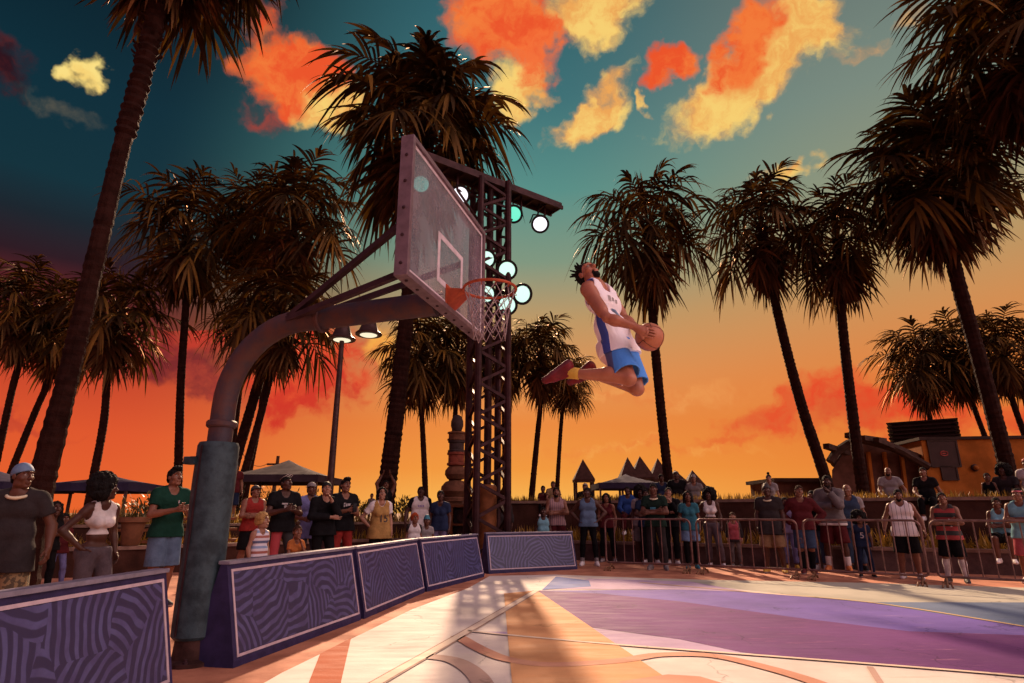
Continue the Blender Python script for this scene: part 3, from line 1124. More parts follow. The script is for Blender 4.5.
M_bline = mat('side_board_pink_line', (0.46, 0.36, 0.42), 0.5, var=0.2, scale=10)


def side_board(label, a, b_, h=0.80, dep=0.42):
    """wedge-shaped padded board; a, b_: the foot of its face, left and right seen from the court"""
    a, b_ = Vector((*a, 0)), Vector((*b_, 0))
    L = (b_ - a).length
    d = (b_ - a).normalized()
    t = thing('side_board', label, 'side board', (a + b_) / 2, math.atan2(d.y, d.x), 'patterned side boards along the court')
    # local: x along the face, -y towards the court
    hx = L / 2 - 0.012
    top_y0, top_y1 = 0.17, 0.23
    prof = [(0.0, 0.0), (0.0, 0.05), (top_y0, h), (top_y1, h), (dep, 0.0)]
    q = MB()
    n = len(prof)
    vs = [(-hx, y, z) for y, z in prof] + [(hx, y, z) for y, z in prof]
    q.add(vs, [tuple(reversed(range(n)))] + [tuple(range(n, 2 * n))] + [(i, n + i, n + (i + 1) % n, (i + 1) % n)[::-1] for i in range(n)])
    q.f = [f[::-1] for f in q.f]
    q.build('body', M_bbody, t)
    tilt = math.atan2(top_y0, h - 0.05)
    Mx = Matrix.Rotation(-tilt, 4, 'X')
    face = thing_face = None
    H = math.hypot(top_y0, h - 0.05)
    # banner sheet on the slope: local x, z
    bn = MB()
    bn.add([(-hx + 0.07, 0, 0.05), (hx - 0.07, 0, 0.05), (hx - 0.07, 0, H - 0.07), (-hx + 0.07, 0, H - 0.07)], [(0, 1, 2, 3)])
    o = bn.build('banner', M_banner, t)
    o.rotation_euler = (-tilt, 0, 0)
    o.location = (0, -0.004, 0.05)
    ROLLX = ROLL.uniform(-20, 20)
    o.data.transform(Matrix.Translation((ROLLX, 0, 0)))
    o.location = Vector((0, -0.004, 0.05)) + Matrix.Rotation(-tilt, 3, 'X') @ Vector((-ROLLX, 0, 0))
    ln = MB()
    w = 0.022
    x0, x1, z0, z1 = -hx + 0.055, hx - 0.055, 0.035, H - 0.055
    ln.box((x0, 0, (z0 + z1) / 2), (w, 0.006, z1 - z0 + w))
    ln.box((x1, 0, (z0 + z1) / 2), (w, 0.006, z1 - z0 + w))
    ln.box((0, 0, z0), (x1 - x0 - w, 0.006, w))
    ln.box((0, 0, z1), (x1 - x0 - w, 0.006, w))
    o = ln.build('border_line', M_bline, t)
    o.rotation_euler = (-tilt, 0, 0)
    o.location = (0, -0.005, 0.05)
    tp = MB()
    tp.box((0, (top_y0 + top_y1) / 2, h + 0.012), (2 * hx + 0.006, top_y1 - top_y0 + 0.05, 0.03), bev=0.008)
    tp.build('top_edge', M_btrim, t)
    return t


side_board('patterned purple side board nearest the camera, its left end cut off by the picture edge', (-2.56, 2.15), (-2.42, 4.80))
side_board('patterned purple side board right behind the padded hoop post', (-2.29, 5.45), (-1.80, 7.80))
side_board('middle one of the three patterned side boards in a row behind the hoop', (-1.78, 7.85), (-1.40, 10.40))
side_board('patterned side board ending at the gap in front of the light tower', (-1.38, 10.45), (-0.55, 12.85))
side_board('patterned side board facing the camera right of the light tower', (-0.50, 13.45), (1.50, 14.55))
# ================================================================== light tower
M_truss = mat('maroon_truss_steel', (0.038, 0.012, 0.014), 0.5, 0.4, var=0.45, scale=5, bump=0.1)
M_hous = mat('black_lamp_housing', (0.012, 0.010, 0.012), 0.4, 0.5, var=0.3)


def lamp_mat(name, c, s):
    return mat(name, (0.1, 0.1, 0.1), 0.4, var=0.1, emit=c, estr=s)


L_white = lamp_mat('white_lamp_glow', (0.95, 0.90, 0.98), 1.0)
L_mint = lamp_mat('mint_lamp_glow', (0.13, 0.80, 0.56), 0.7)
L_pale = lamp_mat('pale_green_lamp_glow', (0.62, 0.95, 0.80), 0.75)
M_conc2 = mat('rust_stained_sleeve', (0.24, 0.08, 0.028), 0.7, var=0.4, scale=4)

TX, TY, TH = -0.62, 15.4, 10.3
tower = thing('light_tower', 'tall maroon truss light tower with a long cross beam on top behind the backboard', 'light tower', (TX, TY, 0), R(20))
hw_ = 0.40
for sx_, sy_ in ((-1, -1), (1, -1), (1, 1), (-1, 1)):
    b = MB()
    b.tube([(sx_ * hw_, sy_ * hw_, 0), (sx_ * hw_, sy_ * hw_, TH)], 0.09, 10)
    b.build('chord', M_truss, tower, smooth='auto')
b = MB()
nlev = 12
for k in range(nlev):
    z0, z1 = 0.3 + (TH - 0.4) * k / nlev, 0.3 + (TH - 0.4) * (k + 1) / nlev
    zm = (z0 + z1) / 2
    for i in range(4):
        p = [(-1, -1), (1, -1), (1, 1), (-1, 1)]
        a, c = p[i], p[(i + 1) % 4]
        A = lambda q, z: Vector((q[0] * hw_, q[1] * hw_, z))
        b.bar(A(a, z0), A(c, zm), 0.075)
        b.bar(A(c, zm), A(a, z1), 0.075)
b.build('lattice', M_truss, tower)
b = MB()
b.tube([(0, 0, 0), (0, 0, TH)], 0.10, 12)
b.build('centre_pipe', M_truss, tower, smooth='auto')
b = MB()
b.lathe([(0.24, 0), (0.24, 1.85), (0.20, 1.9), (0.13, 1.92)], 18)
b.build('sleeve', M_conc2, tower, smooth='auto')
b = MB()
b.box((0, 0, TH + 0.10), (5.0, 0.5, 0.13), bev=0.02)
b.box((0, -0.27, TH - 0.02), (5.0, 0.06, 0.12))
b.box((0, 0.27, TH - 0.02), (5.0, 0.06, 0.12))
for i in range(11):
    x = -2.45 + 0.49 * i
    b.bar((x, -0.27, TH - 0.02), (x, 0.27, TH - 0.02), 0.05)
b.box((0, 0, TH - 0.5), (2.2, 0.05, 0.06))
b.bar((-1.1, 0, TH - 0.5), (-0.3, 0, TH - 1.3), 0.05)
b.bar((1.1, 0, TH - 0.5), (0.3, 0, TH - 1.3), 0.05)
for x in (-2.0, -1.1, 1.1, 2.0):
    b.bar((x, 0, TH - 0.5), (x, 0, TH + 0.05), 0.05)
beam = b.build('top_beam', M_truss, tower)
beam.rotation_euler = (0, 0, R(16))


def floodlight(label, p, aim, r, glow, mount):
    """round can with a rim and a glowing lens; aim: where the lens looks"""
    p = Vector(p)
    d = (Vector(aim) - p).normalized()
    t = thing('floodlight', label, 'floodlight', p, 0, 'round lamps on the light tower')
    Mx = d.to_track_quat('Z', 'Y').to_matrix()
    b = MB()
    b.lathe([(r * 0.45, -0.42), (r * 0.62, -0.36), (r * 0.98, -0.10), (r * 1.02, 0.0), (r * 1.10, 0.01), (r * 1.10, 0.05), (r * 0.87, 0.05), (r * 0.85, 0.025)], 24, M=Mx)
    b.build('housing', M_hous, t, smooth='auto')
    b = MB()
    b.lathe([(r * 0.84, 0.022), (r * 0.80, 0.034), (r * 0.5, 0.05), (0.01, 0.055)], 24, M=Mx)
    b.build('lens', glow, t, smooth=True)
    b = MB()
    m_ = Vector(mount) - p
    s = Mx @ Vector((1, 0, 0))
    back = d * -0.15
    b.bar(back + s * r * 1.12, back - d * 0.2 + s * r * 0.6 + (m_ - back) * 0.4, 0.03)
    b.bar(back - s * r * 1.12, back - d * 0.2 - s * r * 0.6 + (m_ - back) * 0.4, 0.03)
    b.bar(back - d * 0.2 + (m_ - back) * 0.4 + s * r * 0.6, back - d * 0.2 + (m_ - back) * 0.4 - s * r * 0.6, 0.03)
    b.bar(back - d * 0.2 + (m_ - back) * 0.4, m_, 0.04)
    b.build('bracket', M_hous, t)
    return t


CT = (1.0, 2.5, 2.0)
for px, py, Y, r, gl, lab in ((421, 184, 14.3, .25, L_mint, 'mint green floodlight seen through the backboard glass'),
                              (460, 195, 14.9, .26, L_white, 'white floodlight peeking over the edge of the backboard'),
                              (513.5, 214, 15.8, .25, L_mint, 'mint green floodlight under the right half of the tower beam'),
                              (540, 224, 16.2, .25, L_white, 'white floodlight at the right end of the tower beam')):
    p = at(px, py, Y)
    floodlight(lab, p, CT if px < 530 else (3.0, 4, 2), r, gl, p + Vector((0.0, 0.3, TH + 0.05 - p.z)))
for px, py, Y, r, lab, aim in ((486, 259, 15.0, .25, 'pale green lamp upper left of the middle ring on the tower', CT),
                               (507, 270, 15.1, .26, 'pale green lamp upper right of the middle ring, right of the rim', CT),
                               (522, 294, 15.3, .27, 'pale green lamp turned outward, rightmost of the middle ring', (6, 4, 2)),
                               (507, 305, 15.1, .26, 'pale green lamp lower right of the middle ring behind the net', CT),
                               (486, 294, 15.0, .25, 'pale green lamp lower left of the middle ring, behind the rim', CT)):
    p = at(px, py, Y)
    floodlight(lab, p, aim, r, L_pale, (TX + 0.3, TY - 0.1, p.z))

# ================================================================== street lamp with two bells
M_iron = mat('brown_lamp_iron', (0.055, 0.026, 0.026), 0.5, 0.4, var=0.4, scale=6)
L_warm = lamp_mat('warm_lamp_glow', (1.0, 0.88, 0.62), 0.65)
lp = at(342, 340, 14.5)
t = thing('street_lamp', 'slim street lamp with two bell shades under the curve of the hoop arm', 'street lamp', (lp.x, 14.5, 0))
b = MB()
b.lathe([(0.14, 0), (0.14, 0.12), (0.10, 0.2), (0.09, 1.0), (0.06, lp.z - 0.1), (0.05, lp.z + 0.60), (0.02, lp.z + 0.68)], 14)
b.build('pole', M_iron, t, smooth='auto')
for off in (0.0, 0.66):
    z = lp.z + (0.0 if off == 0 else 0.13)
    if off:
        b = MB()
        b.tube([(0, 0, lp.z + 0.5), (0.12, 0, lp.z + 0.85), (0.40, 0, lp.z + 1.02), (0.64, 0, lp.z + 0.92), (off, 0, z + 0.5)], 0.025, 8)
        b.build('arm', M_iron, t, smooth=True)
    b = MB()
    b.lathe([(0.33, 0), (0.34, 0.03), (0.25, 0.11), (0.19, 0.26), (0.14, 0.46), (0.07, 0.52), (0.04, 0.56)], 20, c=(off, 0, z))
    s = b.build('lamp_shade', M_iron, t, smooth='auto')
    b = MB()
    b.lathe([(0.03, -0.03), (0.18, -0.02), (0.215, -0.004)], 20, c=(off, 0, z))
    b.build('bulb_glass', L_warm, s, smooth=True)

# utility pole far away
M_timber = mat('dark_timber', (0.045, 0.017, 0.011), 0.8, var=0.5, scale=4, bump=0.3)
up_ = at(272.5, 500, 60)
t = thing('utility_pole', 'small far wooden utility pole left of the grey canopy peak', 'utility pole', (up_.x, 60, 1.4))
zt = at(274, 456, 60).z
b = MB()
b.tube([(0, 0, 0), (0.1, 0, zt - 1.4)], [0.22, 0.16], 8)
b.build('pole', M_timber, t)
b = MB()
b.box((0.05, 0, zt - 2.2), (1.9, 0.15, 0.18))
b.build('crossarm', M_timber, t)
b = MB()
w0 = Vector((-0.8, 0, zt - 2.1))
w1 = at(236, 438, 62) - Vector((up_.x, 60, 1.4))
b.tube([w0.lerp(w1, k / 10) - Vector((0, 0, 5.0 * (k / 10) * (1 - k / 10))) for k in range(11)], 0.03, 5)
b.build('wire', M_timber, t)

# ================================================================== crowd barriers
M_bar = mat('brown_galvanised_steel', (0.22, 0.115, 0.10), 0.45, 0.5, var=0.45, scale=8, bump=0.1)
M_claw = mat('worn_barrier_claw', (0.26, 0.13, 0.07), 0.55, 0.2, var=0.5, scale=12)


def barrier(label, a, b_):
    a, b_ = Vector((*a, 0)), Vector((*b_, 0))
    L = (b_ - a).length
    d = (b_ - a).normalized()
    t = thing('crowd_barrier', label, 'crowd barrier', (a + b_) / 2, math.atan2(d.y, d.x), 'metal crowd barriers along the court')
    hx, z0, z1, r = L / 2 - 0.03, 0.16, 1.10, 0.12
    pts = []
    for cx, cz, a0 in ((hx - r, z1 - r, 0), (-hx + r, z1 - r, 90), (-hx + r * .5, z0 + r * .5, 180), (hx - r * .5, z0 + r * .5, 270)):
        rr_ = r if a0 < 180 else r * .5
        for k in range(6):
            q = R(a0 + 90 * k / 5)
            pts.append((cx + rr_ * math.cos(q), 0, cz + rr_ * math.sin(q)))
    m = MB()
    m.tube(pts, 0.022, 10, closed=True)
    m.build('frame', M_bar, t, smooth=True)
    n = max(6, int(round(L / 0.22)))
    for i in range(1, n):
        x = -hx + 2 * hx * i / n
        m = MB()
        m.tube([(x, 0, z0), (x, 0, z1)], 0.011, 8)
        m.build('bar', M_bar, t, smooth='auto')
    for s in (-1, 1):
        m = MB()
        x = s * (hx - 0.10)
        m.tube([(x, 0.02, z0 + 0.01), (x, 0, z0 - 0.02), (x, -0.05, 0.08), (x, -0.20, 0.055), (x, -0.28, 0.01)], 0.022, 8)
        m.tube([(x, 0, z0 - 0.02), (x, 0.05, 0.08), (x, 0.20, 0.055), (x, 0.28, 0.01)], 0.022, 8)
        m.tube([(x - 0.07, -0.34, 0.012), (x - 0.06, -0.22, 0.06), (x, -0.12, 0.07), (x + 0.06, -0.22, 0.06), (x + 0.07, -0.34, 0.012)], 0.016, 8)
        m.build('foot', M_claw, t, smooth='auto')
    m = MB()
    m.tube([(hx + 0.0, 0, 0.75), (hx + 0.07, 0, 0.75), (hx + 0.07, 0, 0.66), (hx + 0.0, 0, 0.66)], 0.010, 6)
    m.build('hook', M_bar, t, smooth='auto')
    return t


barrier('metal crowd barrier farthest left, starting beside the end of the patterned boards', (2.12, 14.50), (3.92, 13.72))
barrier('metal crowd barrier second from the left, before the white crop top', (3.98, 13.66), (5.72, 12.55))
barrier('metal crowd barrier third from the left, in front of the man in the grey sweater', (5.76, 12.50), (7.38, 11.30))
barrier('metal crowd barrier farthest right, cut off by the edge of the picture', (7.45, 11.25), (9.25, 10.05))

# ================================================================== canopies and huts
M_canopy = mat('grey_canopy_cloth', (0.050, 0.032, 0.042), 0.9, var=0.3, scale=3, spec=0.05)
M_canopy2 = mat('blue_grey_canopy_cloth', (0.036, 0.028, 0.060), 0.9, var=0.3, scale=3, spec=0.05)
M_leg = mat('canopy_leg_steel', (0.09, 0.05, 0.05), 0.5, 0.4, var=0.3)


def canopy(label, x, y, w, d, z_eave, z_peak, m, zb=1.45):
    t = thing('canopy', label, 'canopy', (x, y, zb), 0, 'pop up canopies behind the crowd')
    b = MB()
    n = 10
    vs, fs = [], []
    for j in range(n + 1):
        for i in range(n + 1):
            u, v = -1 + 2 * i / n, -1 + 2 * j / n
            k = max(abs(u), abs(v))
            q = min(abs(u), abs(v))
            z = z_peak + (z_eave - z_peak) * (k ** 0.78) - 0.05 * (1 - abs(q - k)) * k
            vs.append((u * w / 2, v * d / 2, z - zb))
    for j in range(n):
        for i in range(n):
            a = j * (n + 1) + i
            fs.append((a, a + 1, a + n + 2, a + n + 1))
    b.add(vs, fs)
    for s in (-1, 1):
        b.box((0, s * d / 2, z_eave - zb - 0.12), (w, 0.015, 0.24))
        b.box((s * w / 2, 0, z_eave - zb - 0.12), (0.015, d - 0.03, 0.24))
    b.build('cloth', m, t, smooth='auto')
    for sx_ in (-1, 1):
        for sy_ in (-1, 1):
            b = MB()
            b.bar((sx_ * (w / 2 - 0.06), sy_ * (d / 2 - 0.06), 0), (sx_ * (w / 2 - 0.06), sy_ * (d / 2 - 0.06), z_eave - zb), 0.07)
            b.build('leg', M_leg, t)
    return t


def zat(py, Y):
    return at(512, py, Y).z


def xat(px, py, Y):
    return at(px, py, Y).x


canopy('grey peaked canopy behind the men in black shirts', xat(288, 470, 22), 22, 3.15, 3.0, zat(477, 22), zat(460, 22), M_canopy, 0.95)
canopy('blue grey canopy behind the woman with the afro', xat(112, 485, 20), 20, 2.9, 3.0, zat(485, 20), zat(476, 20), M_canopy2, 0.95)
canopy('blue grey canopy cut off by the left edge of the picture', xat(-8, 485, 18), 18, 2.9, 2.8, zat(484, 18), zat(470, 18), M_canopy2, 0.95)
canopy('wide dark canopy in front of the pointed huts', xat(626, 482, 27), 27, 2.75, 2.6, zat(484, 27), zat(474, 27), M_canopy2)

M_hut = mat('maroon_hut_roof', (0.045, 0.013, 0.009), 0.75, var=0.4, scale=5, bump=0.3)


def hut(label, px, w_px, y_peak, y_eave, Y):
    x = xat(px, y_eave, Y)
    w = w_px / 600 * Y * 1.02
    ze, zp = zat(y_eave, Y), zat(y_peak, Y)
    t = thing('hut', label, 'hut', (x, Y, 1.45), 0, 'pointed roof huts on the terrace')
    b = MB()
    h = w / 2
    b.add([(-h, -h, ze - 1.45), (h, -h, ze - 1.45), (h, h, ze - 1.45), (-h, h, ze - 1.45), (0, 0, zp - 1.45)], [(0, 1, 4), (1, 2, 4), (2, 3, 4), (3, 0, 4), (3, 2, 1, 0)])
    b.box((0, 0, ze - 1.45 - 0.06), (w * 0.97, w * 0.97, 0.118))
    rf = b.build('roof', M_hut, t)
    for sx_ in (-1, 1):
        for sy_ in (-1, 1):
            b = MB()
            b.box((sx_ * w * 0.40, sy_ * w * 0.40, (ze - 1.45 - 0.12) / 2), (w * 0.10, w * 0.10, ze - 1.45 - 0.12))
            b.build('post', M_timber, t)
    b = MB()
    for s in (-1, 1):
        b.box((0, s * w * 0.40, 0.55), (w * 0.69, 0.06, 0.08))
    b.build('rail', M_timber, t)


hut('pointed roof hut on two visible posts, leftmost and standing alone', 583.5, 20, 459, 480, 36)
hut('pointed roof hut rising behind the left part of the dark canopy', 628.5, 19, 457, 479, 40)
hut('pointed roof hut rising behind the middle of the dark canopy', 641, 22, 456, 478, 40.2)
hut('pointed roof hut just left of the palm behind the player', 659, 20, 458, 480, 40.4)
hut('pointed roof hut just right of the palm behind the player', 676, 26, 470, 487, 34)
hut('pointed roof hut rightmost, behind the person in a grey cap', 693.5, 20, 470, 487, 34.2)

# ================================================================== buildings on the right
M_stucco = mat('ochre_stucco', (0.34, 0.10, 0.012), 0.85, var=0.35, scale=1.4, bump=0.3, bscale=20)
M_louv = mat('dark_louvre_metal', (0.03, 0.012, 0.010), 0.6, 0.3, var=0.4)
M_poster = mat('dark_poster', (0.035, 0.012, 0.011), 0.5, var=0.3, scale=4)
M_frame = mat('poster_frame', (0.035, 0.015, 0.012), 0.5, var=0.2)
M_emb = mat('faded_red_print', (0.32, 0.05, 0.04), 0.6, var=0.2)

YB = 23.5
bx0, bx1 = xat(930, 470, YB) + 0.72, 27.0
zb_, zt_ = 1.2, zat(438, YB)
t = thing('building', 'ochre plaster building with two posters at the right edge', 'building', ((bx0 + bx1) / 2, YB + 3, zb_), R(-8))
b = MB()
b.box((0, 0, (zt_ - zb_) / 2), (bx1 - bx0, 6, zt_ - zb_), bev=0.03)
b.build('wall', M_stucco, t)
b = MB()
b.box((0, 0, zt_ - zb_ + 0.06), (bx1 - bx0 + 0.16, 6.16, 0.118))
b.build('roof', M_louv, t)
BW = (bx1 - bx0) / 2


def poster(label, cx, cz, w, h, ring):
    q = thing('poster', label, 'poster')
    M_ = t.matrix_basis
    q.location = Matrix.Translation(t.location) @ Matrix.Rotation(R(-8), 4, 'Z') @ Vector((cx, -3.02, cz - zb_))
    q.rotation_euler = (0, 0, R(-8))
    b = MB()
    b.box((0, 0, 0), (w, 0.03, h))
    b.build('sheet', M_poster, q)
    b = MB()
    for s in (-1, 1):
        b.box((s * (w / 2 + 0.03), -0.005, 0), (0.06, 0.06, h + 0.12))
        b.box((0, -0.005, s * (h / 2 + 0.03)), (w, 0.06, 0.06))
    b.build('frame', M_frame, q)
    if ring:
        b = MB()
        b.tube([(0.13 * math.cos(a), -0.02, 0.09 * math.sin(a)) for a in np.linspace(0, 2 * math.pi, 20, endpoint=False)], 0.02, 6, closed=True)
        b.box((0, -0.018, 0), (0.12, 0.012, 0.05))
        b.build('emblem', M_emb, q)


poster('large framed dark poster with a small red ring on the ochre wall', -BW + 0.75, zat(452, YB), 0.98, 0.95, True)
poster('small framed dark notice under the large poster on the ochre wall', -BW + 0.82, zat(472, YB), 0.48, 0.45, False)
q = thing('wall_lamp', 'small round lamp on the ochre wall right of the notice', 'lamp')
q.location = Matrix.Translation(t.location) @ Matrix.Rotation(R(-8), 4, 'Z') @ Vector((-BW + 1.75, -3.02, zat(467, YB) - zb_))
b = MB()
b.lathe([(0.14, 0), (0.14, 0.05), (0.10, 0.07)], 16, M=Matrix.Rotation(R(90), 3, 'X'))
b.build('base', M_louv, q, smooth='auto')
b = MB()
b.lathe([(0.10, 0.071), (0.09, 0.12), (0.04, 0.16), (0.01, 0.165)], 16, M=Matrix.Rotation(R(90), 3, 'X'))
b.build('globe', M_stucco, q, smooth=True)

# louvred box
YL = 29
cx, zl0, zl1 = xat(942, 440, YL), zat(452, YL), zat(421, YL)
t = thing('louvred_tower', 'dark louvred box building rising between the timber arch and the ochre wall', 'building', (cx, YL + 1.2, 1.3), R(-35))
b = MB()
b.box((0, 0, (zl1 - 1.3) / 2), (2.5, 2.5, zl1 - 1.3))
b.build('wall', M_louv, t)
nl = 9
for i in range(nl):
    b = MB()
    z = zl0 - 1.3 + (zl1 - zl0) * i / (nl - 1)
    b.box((0, 0, z), (2.9, 2.9, 0.07))
    b.build('louvre', M_louv, t)

# timber arch pavilion
YA = 24
t = thing('pavilion', 'dark pavilion with curved timber ribs behind the bald man in grey', 'pavilion', (xat(880, 480, YA), YA, 1.3))
o = Vector((xat(880, 480, YA), YA, 1.3))


def PA(px, py, dy=0.0):
    return at(px, py, YA + dy) - o


b = MB()
b.tube([PA(830, 462), PA(836, 452), PA(848, 444), PA(862, 440), PA(880, 442), PA(900, 451), PA(928, 467)], 0.17, 8)
b.build('rib', M_timber, t, smooth='auto')
b = MB()
b.tube([PA(834, 466, 1.5), PA(842, 456, 1.5), PA(856, 448, 1.5), PA(872, 446, 1.5), PA(892, 453, 1.5), PA(916, 466, 1.5)], 0.15, 8)
b.build('rib', M_timber, t, smooth='auto')
for a, c in (((826, 446), (847, 453)), ((847, 435), (905, 452)), ((876, 440), (920, 458)), ((862, 438), (884, 441))):
    b = MB()
    b.bar(PA(*a, -0.4), PA(*c, 0.6), 0.24, 0.2)
    b.build('beam', M_timber, t)
b = MB()
b.add([PA(832, 470, 0.8), PA(848, 447, .8), PA(866, 444, .8), PA(886, 448, .8), PA(926, 468, .8), PA(926, 500, .8), PA(832, 500, .8),
       PA(832, 470, 3), PA(848, 447, 3), PA(866, 444, 3), PA(886, 448, 3), PA(926, 468, 3), PA(926, 500, 3), PA(832, 500, 3)],
      [(0, 1, 2, 3, 4, 5, 6)[::-1], (7, 8, 9, 10, 11, 12, 13)] + [(i, (i + 1) % 7, 7 + (i + 1) % 7, 7 + i) for i in range(7)])
M_pan = mat('red_brown_panel', (0.085, 0.027, 0.016), 0.75, var=0.4, scale=3)
b.build('wall', M_pan, t)
for px in (868, 884, 901):
    b = MB()
    b.bar(PA(px, 452, .72), PA(px + 6, 500, .72), 0.12)
    b.build('post', M_stucco, t)
# low flat hut left of it
x0, x1, Yh = xat(776, 480, 27), xat(832, 480, 27), 27
t = thing('low_building', 'low flat roofed building between the two leaning palms', 'building', ((x0 + x1) / 2, Yh + 1.5, 1.3))
b = MB()
b.box((0, 0, (zat(482, Yh) - 1.3) / 2), (x1 - x0, 3, zat(482, Yh) - 1.3))
b.build('wall', M_pan, t)
b = MB()
b.box((0, 0, zat(480, Yh) - 1.3), (x1 - x0 + 0.3, 3.3, 0.16))
b.build('roof', M_timber, t)

# ================================================================== totem, booth, pot, bench
M_tot = [mat('totem_brown', (0.14, 0.055, 0.03), 0.8, var=0.45, scale=5, bump=0.4), mat('totem_dark', (0.05, 0.03, 0.03), 0.8, var=0.4, scale=6, bump=0.4), mat('totem_red', (0.22, 0.05, 0.03), 0.8, var=0.4, scale=6, bump=0.3)]
YT = 21.0
tx = xat(456, 470, YT)
t = thing('totem', 'stacked carved totem left of the light tower', 'totem', (tx, YT, 1.0))


def seg(name, y0, y1, r, m, prof):
    z0, z1 = zat(y1, YT) - 1.0, zat(y0, YT) - 1.0
    b = MB()
    b.lathe([(r * p, z0 + (z1 - z0) * q) for p, q in prof], 14)
    b.build(name, m, t, smooth='auto')


ball = [(0.25, 0), (0.75, 0.12), (1, 0.4), (0.97, 0.65), (0.7, 0.9), (0.3, 1.0)]
drum = [(0.85, 0), (1, 0.06), (1, 0.2), (0.86, 0.24), (0.86, 0.76), (1, 0.8), (1, 0.94), (0.85, 1)]
seg('drum', 497, 520, 0.52, M_tot[0], drum)
seg('ball', 480, 499, 0.50, M_tot[0], ball)
seg('ball', 465, 481, 0.38, M_tot[0], ball)
seg('drum', 452, 466, 0.32, M_tot[2], drum)
seg('drum', 440, 453, 0.30, M_tot[1], drum)
seg('drum', 432, 441, 0.33, M_tot[0], drum)
seg('head', 415, 433, 0.22, M_tot[1], ball)

M_booth = mat('orange_brown_plywood', (0.18, 0.055, 0.02), 0.7, var=0.4, scale=4, bump=0.15)
M_bdark = mat('black_speaker_cloth', (0.015, 0.01, 0.01), 0.9, var=0.3)
p = at(472, 505, 17.0)
t = thing('speaker_cabinet', 'orange brown wooden speaker cabinet between the totem and the tower', 'speaker cabinet', (p.x, 17.0, 0), R(-6))
b = MB()
W_, D_, H_ = 1.05, 0.7, p.z
for s in (-1, 1):
    b.box((s * (W_ / 2 - 0.03), 0, H_ / 2), (0.06, D_, H_))
b.box((0, 0, H_ - 0.03), (W_ - 0.122, D_, 0.06))
b.box((0, 0, 0.03), (W_ - 0.122, D_, 0.06))
b.box((0, D_ / 2 - 0.02, H_ / 2), (W_ - 0.122, 0.04, H_ - 0.122))
b.build('box', M_booth, t)
for i in range(3):
    z0 = 0.10 + i * (H_ - 0.16) / 3
    b = MB()
    hh = (H_ - 0.16) / 3 - 0.06
    b.box((0, -D_ / 2 + 0.12, z0 + hh / 2), (W_ - 0.16, 0.06, hh), bev=0.01)
    s = b.build('speaker_panel', M_bdark, t)
    b = MB()
    b.lathe([(0.17, 0), (0.18, 0.02), (0.13, 0.02), (0.05, -0.03), (0.01, -0.02)], 18, c=(-0.18, -D_ / 2 + 0.088, z0 + hh / 2), M=Matrix.Rotation(R(90), 3, 'X'))
    b.build('cone', M_louv, s, smooth='auto')
b = MB()
b.box((0, -D_ / 2 + 0.03, 0.08 + (H_ - 0.16) / 3), (W_ - 0.125, 0.05, 0.05))
b.box((0, -D_ / 2 + 0.03, 0.08 + 2 * (H_ - 0.16) / 3), (W_ - 0.125, 0.05, 0.05))
b.build('shelf', M_booth, t)
p2 = at(451, 510, 18.0)
t = thing('speaker_cabinet', 'lower orange brown cabinet left of the taller one, behind the woman in navy', 'speaker cabinet', (p2.x, 18.4, 0.0), R(-4))
b = MB()
b.box((0, 0, p2.z / 2), (0.75, 0.6, p2.z), bev=0.02)
b.build('box', M_booth, t)
b = MB()
b.box((0, -0.302, p2.z * 0.62), (0.55, 0.02, p2.z * 0.3), bev=0.005)
b.build('speaker_panel', M_bdark, t)

M_clay = mat('brown_clay', (0.17, 0.07, 0.035), 0.7, var=0.3, scale=5, bump=0.15)
pp = at(131, 530, 13.2)
t = thing('plant_pot', 'big round clay pot on the planter right of the woman with the afro', 'plant pot', (pp.x, 13.25, 0.575))
b = MB()
hh = at(131, 517, 13.2).z - 0.575
b.lathe([(0.15, 0), (0.17, 0.03), (0.225, hh * 0.76), (0.23, hh * 0.8), (0.285, hh * 0.82), (0.285, hh), (0.245, hh), (0.235, hh - 0.06), (0.02, hh - 0.06)], 24)
b.build('pot', M_clay, t, smooth='auto')
q = MB()
for i in range(60):
    blade(q, Vector((ROLL.uniform(-.2, .2), ROLL.uniform(-.2, .2), hh - 0.06)), ROLL.uniform(0, 6.28), ROLL.uniform(0.1, 0.9), ROLL.uniform(0.15, 0.35), 0.05)
q.build('leaves', M_shrub, t)


def bench(label, x, y, rz, n=3):
    t = thing('bleacher', label, 'bleacher', (x, y, 0.40), rz, 'slatted wooden bleachers')
    for k in range(n):
        b = MB()
        b.box((0, k * 0.32, 0.22 + k * 0.24), (2.6, 0.30, 0.06), bev=0.008)
        b.build('seat', M_booth, t)
    for s in (-1, 1):
        b = MB()
        for k in range(n):
            b.box((s * 1.1, k * 0.32 + 0.05, (0.19 + k * 0.24) / 2), (0.08, 0.08, 0.19 + k * 0.24))
        b.build('support', M_timber, t)


p = at(168, 545, 14.0)
bench('dark slatted bleacher behind the man in the green shirt', p.x, 14.3, R(34))
p = at(228, 535, 15.8)
bench('slatted bleacher just right of the padded hoop post', p.x, 16.0, R(40))

